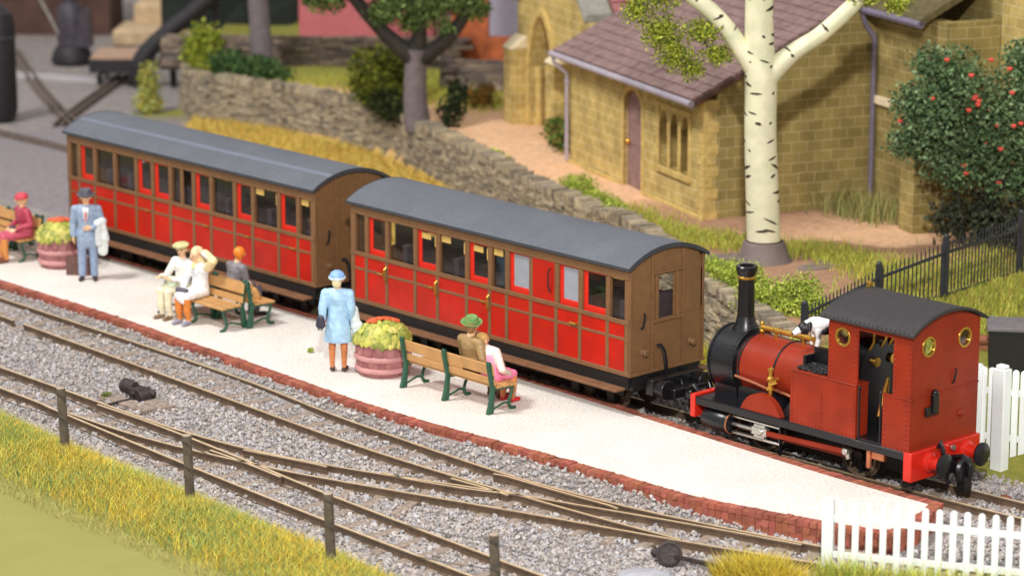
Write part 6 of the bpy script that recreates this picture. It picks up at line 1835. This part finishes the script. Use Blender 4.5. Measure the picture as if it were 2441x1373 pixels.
ct.cap((.20, -.13, 1.15), .075, (.27, -.06, 1.17), .08, CM); ct.cap((.25, -.10, 1.14), .085, (.29, -.10, .84), .10, CM, .6); ct.cap((.28, -.10, .86), .10, (.27, -.09, .58), .085, CM, .5); ct.cap((.20, -.15, 1.1), .05, (.21, -.16, .75), .06, CM, .5)
ct.build("coat", cl)
k = MB(); k.box(-.24, .24, -.085, .085, 0, .38); k.tube([(-.07, 0, .38), (-.06, 0, .43), (.06, 0, .43), (.07, 0, .38)], .014, 6)
o = k.build("suitcase", mat("suitcase_brown", (104, 72, 66), .6, var=.2, bump=.2), loc=(-15.18, -1.12, PZ), bevel=.02); o.rotation_euler.z = R(38); tag(o, "brown suitcase standing on the platform between planter and suited man", "suitcase")

# --- woman in light blue, seen from behind
p = thing("person", "woman in a light blue dress and blue cap standing with her back turned", "person", (-5.60, -1.90, PZ), R(222))
b = Body(); BL = fm((172, 210, 240)); LEG = fm((206, 128, 76)); 
torso(b, BL, .95, 1.44, .172, .72, hw=.155)
for s in (-1, 1):
    b.chain([(s*.085, 0, .62), (s*.092, .01, .36), (s*.09, .02, .10)], [.062, .052, .034], LEG); b.cap((s*.09, .03, .05), .042, (s*.105, -.13, .034), .036, fm((70, 48, 40)))
b.chain([(-.178, 0, 1.38), (-.215, .035, 1.12), (-.215, -.04, .90)], [.076, .068, .05], BL); b.hand((-.215, -.05, .87), (0, -.1, -1), (.2, -1, 0), SK)
b.chain([(.178, 0, 1.38), (.22, .06, 1.13), (.215, .10, .95)], [.076, .068, .05], BL); b.hand((.215, .11, .92), (0, 0, -1), (-.2, -1, 0), SK)
b.cap((0, 0, 1.42), .055, (0, -.01, 1.52), .052, SK); b.head((0, -.02, 1.61), (0, -1, -.05), SK, fm((240, 226, 180)))
b.cap((0, .06, 1.64), .075, (0, .055, 1.55), .07, fm((240, 226, 180)))
b.build("body", p, .011)
k = MB(); Sk = Matrix.Diagonal((1, .8, 1, 1))
k.lathe([(.10, 1.06), (.148, 1.03), (.15, .98), (.175, .88), (.198, .72), (.21, .55), (.205, .535), (.15, .54)], 26, 0, Sk)
k.v = [(x*(1+.05*math.sin(5*math.atan2(y, x))*max(0, (1-z)*2)), y*(1+.05*math.sin(5*math.atan2(y, x))*max(0, (1-z)*2)), z) for x, y, z in k.v]
k.build("skirt", BL, p)
h = MB(); h.lathe([(.116, -.015), (.126, .0), (.118, .03), (.095, .085), (.05, .118), (0, .126)], 22, 0, Matrix.Translation((0, .005, 1.655)) @ Matrix.Rotation(R(-6), 4, 'X')); h.build("hat", fm((138, 178, 232)), p)
h = MB(); h.lathe([(.118, -.02), (.131, -.012), (.131, .012), (.120, .018)], 22, 0, Matrix.Translation((0, .005, 1.655)) @ Matrix.Rotation(R(-6), 4, 'X'), cap=False); h.build("hat_band", fm((214, 226, 240)), p)
bgm = Body(); BK = fm((62, 60, 76), .4); hb_ = thing("handbag", "small dark handbag held behind by the woman in light blue", "handbag", (-5.60, -1.90, PZ), R(222))
bgm.cap((.235, .17, .98), .06, (.235, .17, .86), .08, BK, .55); bgm.build("bag", hb_)
k = MB(); k.tube([(.20, .17, .82), (.22, .16, .76), (.27, .16, .77), (.28, .17, .84)], .010, 6); k.build("strap", BK, hb_)
sc = Body(); cl = thing("pale_coat", "white coat hanging from the blue woman's far arm", "coat", (-5.60, -1.90, PZ), R(222)); WM = fm((224, 234, 236))
sc.cap((-.25, -.02, 1.1), .06, (-.27, -.02, .8), .085, WM, .8); sc.cap((-.30, -.02, .82), .085, (-.30, 0, .50), .075, WM, .8); sc.build("coat", cl)

# --- seated figures
def seated(label, loc, rz, jm, lm, shoem, headrot=0.0, hair=None, skirt=None, legm=None, lean=(0, 0), arms=None, headoff=(0, 0, 0), face=None, knee=.09, hat=None, dz=0.0, scale=1.0, knees_y=-.43):
    """sits facing -y, seat top at z=.45"""
    t = thing("person", label, "person", loc, rz); t.scale = (1.2*scale, 1.2*scale, 1.06*scale)
    b = Body(); S0 = .45
    n_ = torso(b, jm, S0+.12, S0+.60, .172, .70, lean=lean, hipm=skirt or jm, hw=.165)
    for s in (-1, 1):
        b.chain([(s*.085, -.02, S0+.085), (s*knee, knees_y, S0+.07)], [.1, .075], skirt or lm)
        b.chain([(s*knee, knees_y, S0+.055), (s*knee, knees_y-.0, .27), (s*knee, knees_y+.03, .09)], [.07, .062, .042], legm or lm)
        b.cap((s*knee, knees_y+.04, .05), .042, (s*(knee+.015), knees_y-.12, .036), .036, shoem)
    if skirt: b.cap((0, -.1, S0+.08), .12, (0, knees_y+.03, S0+.06), .105, skirt, 1.0); b.cap((-.05, knees_y, S0+.06), .085, (.05, knees_y, S0+.0), .08, skirt)
    nx, ny, nz = n_
    for s, pts in zip((-1, 1), arms or (None, None)):
        pts = pts or [(s*.25, -.02, S0+.30), (s*.14, -.22, S0+.22)]
        b.chain([(nx+s*.175, ny, nz-.06)]+pts, [.074, .06, .046], jm)
        d = V3(*pts[-1])-V3(*pts[-2]); d /= np.linalg.norm(d); b.hand(V3(*pts[-1])+d*.02, d, (-s, -.2, .3), SK, .7)
    hc = V3(nx, ny-.02, nz+.17)+V3(*headoff); b.cap((nx, ny, nz-.02), .056, tuple(hc-V3(0, -.01, .07)), .052, SK2 if hair is None else SK)
    a = headrot; fc = face or (math.sin(a), -math.cos(a), -.08)
    b.head(tuple(hc), fc, SK, hair)
    return t, b, hc, fc
CR = fm((236, 228, 198)); OFF = fm((238, 236, 230)); KH = fm((206, 196, 140)); GR = fm((134, 116, 92))
t, b, hc, fc = seated("man in cream with a flat khaki cap, reading on the bench beside the headscarfed woman", (-10.98, -1.46, PZ), R(8), OFF, CR, fm((132, 112, 84)), hair=fm((120, 92, 60)), arms=([(-.24, -.14, .72), (-.16, -.34, .76)], [(.22, -.14, .70), (.12, -.34, .74)]), headrot=.4)
b.build("body", t)
h = MB(); h.lathe([(.10, -.01), (.135, .02), (.14, .045), (.11, .075), (.05, .088), (0, .09)], 20, 0, Matrix.Translation(Vector(hc)+Vector((0.02, -.03, .06))) @ Matrix.Rotation(R(8), 4, 'X')); h.build("cap", KH, t)
k = MB(); k.prism([(-.19, .0), (0, .015), (.19, .0), (.19, .24), (0, .255), (-.19, .24)], 'y', -.006, .006); o = k.build("newspaper", mat("paper_grey_green", (186, 196, 172), .8, var=.15, scale=14), loc=(-10.93, -1.85, PZ+.60)); o.rotation_euler = (R(-38), 0, R(8)); tag(o, "folded greenish newspaper in the hands of the man in the khaki cap", "newspaper")
SC = fm((240, 222, 170))
t, b, hc, fc = seated("woman in white with a cream headscarf and one arm raised to her head", (-10.42, -1.46, PZ), R(12), fm((226, 228, 232)), OFF, fm((150, 150, 168)), skirt=fm((236, 236, 234)), legm=fm((216, 128, 54)), arms=([(-.22, -.12, .72), (-.12, -.30, .60)], [(.34, -.06, 1.16), (.16, -.08, 1.27)]), headoff=(-.05, -.02, -.02), headrot=-.25, hair=SC)
hcx = hc
b.cap(tuple(hcx+V3(0, .045, .06)), .108, tuple(hcx+V3(.04, .085, -.08)), .10, SC); b.cap(tuple(hcx+V3(0, -.05, -.15)), .034, tuple(hcx+V3(0, -.075, -.21)), .034, fm((238, 224, 160))); b.chain([(.18, 0, 1.0), (.33, -.05, 1.15), (.17, -.05, 1.28)], [.085, .078, .065], SC)
b.build("body", t)
bg2 = Body(); hb2 = thing("clutch_bag", "small dark clutch bag on the lap of the headscarfed woman", "handbag", (-10.42, -1.46, PZ), R(12)); bg2.cap((-.15, -.36, .615), .05, (.02, -.38, .615), .05, fm((92, 86, 100)), 1.2); bg2.build("bag", hb2)
t, b, hc, fc = seated("person with bright orange hair and a grey jacket, back turned, on the rear bench", (-10.02, -.98, PZ), R(178), fm((128, 124, 130)), fm((96, 92, 98)), SHOE, headrot=.75, hair=fm((240, 134, 36)), lean=(-.04, -.06), headoff=(-.02, -.03, 0), arms=([(-.22, -.12, .72), (-.12, -.34, .62)], [(.22, -.12, .72), (.12, -.34, .62)]))
b.build("body", t)
bg3 = Body(); hb3 = thing("shopping_bag", "tan shopping bag standing at the right end of the rear bench", "bag", (-9.55, -.90, PZ), R(20)); TB = fm((196, 146, 84), .6)
bg3.cap((-.05, 0, .53), .12, (-.02, 0, .66), .10, TB, .8); bg3.cap((.10, .02, .52), .11, (.08, 0, .62), .09, TB, .8); bg3.cap((-.02, 0, .68), .08, (-.03, 0, .78), .045, fm((236, 216, 180)), .8); bg3.build("bag", hb3)
BJ = fm((158, 128, 84)); GH = fm((112, 150, 84))
t, b, hc, fc = seated("man in a tan jacket and green brimmed hat, seen from behind on the front bench", (-2.40, -1.46, PZ), R(180), BJ, fm((96, 66, 48)), fm((86, 58, 44)), headrot=.5, hair=fm((150, 108, 70)), arms=([(-.27, .06, .76), (-.30, -.06, .58)], [(.25, -.06, .72), (.14, -.3, .62)]), lean=(.0, .03), scale=1.07)
b.build("body", t)
h = MB()
hp = []
h.lathe([(.145, .018), (.15, .028), (.104, .02), (.098, .07), (.078, .115), (.04, .10), (0, .095)], 24, 0, Matrix.Translation(Vector(hc)+Vector((0, .01, .045))) @ Matrix.Rotation(R(-14), 4, 'Y') @ Matrix.Rotation(R(-10), 4, 'X')); h.build("hat", GH, t)
PK = fm((244, 150, 178)); 
t, b, hc, fc = seated("woman in a pink dress and red shoes leaning on the man in the green hat", (-1.98, -1.42, PZ), R(188), fm((248, 224, 214)), TAN, fm((206, 40, 44)), skirt=fm((240, 132, 168)), legm=TAN, headrot=-.2, hair=fm((214, 168, 100)), lean=(.12, -.07), headoff=(.24, -.17, -.14), arms=([(-.22, -.02, .70), (-.15, -.26, .58)], [(.20, -.14, .72), (.10, -.32, .62)]), scale=.94)
b.cap((0.02, -.01, .62), .165, (.06, -.03, .84), .150, PK, .75)
b.build("body", t)
MR = fm((178, 62, 84))
t, b, hc, fc = seated("woman in a maroon suit and red hat seated at the left edge", (-17.15, -1.10, PZ), R(-8), MR, MR, fm((120, 70, 50)), skirt=fm((196, 84, 106)), legm=fm((216, 142, 72)), headrot=-.55, hair=fm((226, 190, 140)), lean=(0, -.05), knees_y=-.46)
b.build("body", t)
h = MB(); h.lathe([(.12, -.01), (.128, .01), (.115, .05), (.08, .09), (0, .105)], 20, 0, Matrix.Translation(Vector(hc)+Vector((0, .01, .035))) @ Matrix.Rotation(R(8), 4, 'X')); h.build("hat", fm((206, 66, 84)), t)
bg4 = Body(); hb4 = thing("lap_bag", "dark bag on the lap of the woman in maroon", "handbag", (-17.15, -1.10, PZ), R(-8)); bg4.cap((-.06, -.24, .65), .06, (.08, -.24, .65), .06, fm((58, 52, 66)), 1.0); bg4.build("bag", hb4)

# --- black and white dog riding on the engine, leaning towards the cab
dg_ = thing("dog", "black and white dog on top of the engine, in front of the cab", "dog", (7.43, 1.62, 1.99), R(90))
b = Body(); WH = fm((248, 248, 248)); BKD = fm((30, 28, 32), .4)
# local: head towards -y
b.cap((0, .16, .25), .105, (0, -.10, .27), .10, WH, 1.0); b.cap((0, .18, .30), .09, (0, .10, .36), .07, WH)
b.cap((0, -.12, .29), .085, (0, -.20, .26), .07, WH); b.ball((0, -.24, .24), .080, BKD); b.cap((0, -.28, .23), .05, (0, -.35, .19), .034, WH); b.ball((0, -.385, .185), .016, BKD)
for s in (-1, 1):
    b.cap((s*.06, -.20, .30), .03, (s*.085, -.21, .23), .02, BKD)
    b.chain([(s*.065, -.10, .22), (s*.068, -.09, .11), (s*.068, -.11, .02)], [.045, .03, .026], WH)
    b.chain([(s*.07, .17, .24), (s*.075, .11, .14), (s*.075, .18, .075), (s*.075, .14, .02)], [.065, .04, .028, .026], WH if s > 0 else BKD)
b.cap((.07, .05, .24), .062, (.085, -.02, .20), .045, BKD); b.cap((-.08, .1, .28), .05, (-.08, .02, .25), .05, BKD)
b.chain([(0, .25, .33), (0, .33, .38), (0, .37, .47)], [.028, .022, .014], WH)
b.build("body", dg_, .010)
dg_.location = (3.40, 1.16, 1.955); dg_.rotation_euler = (0, 0, R(-25))
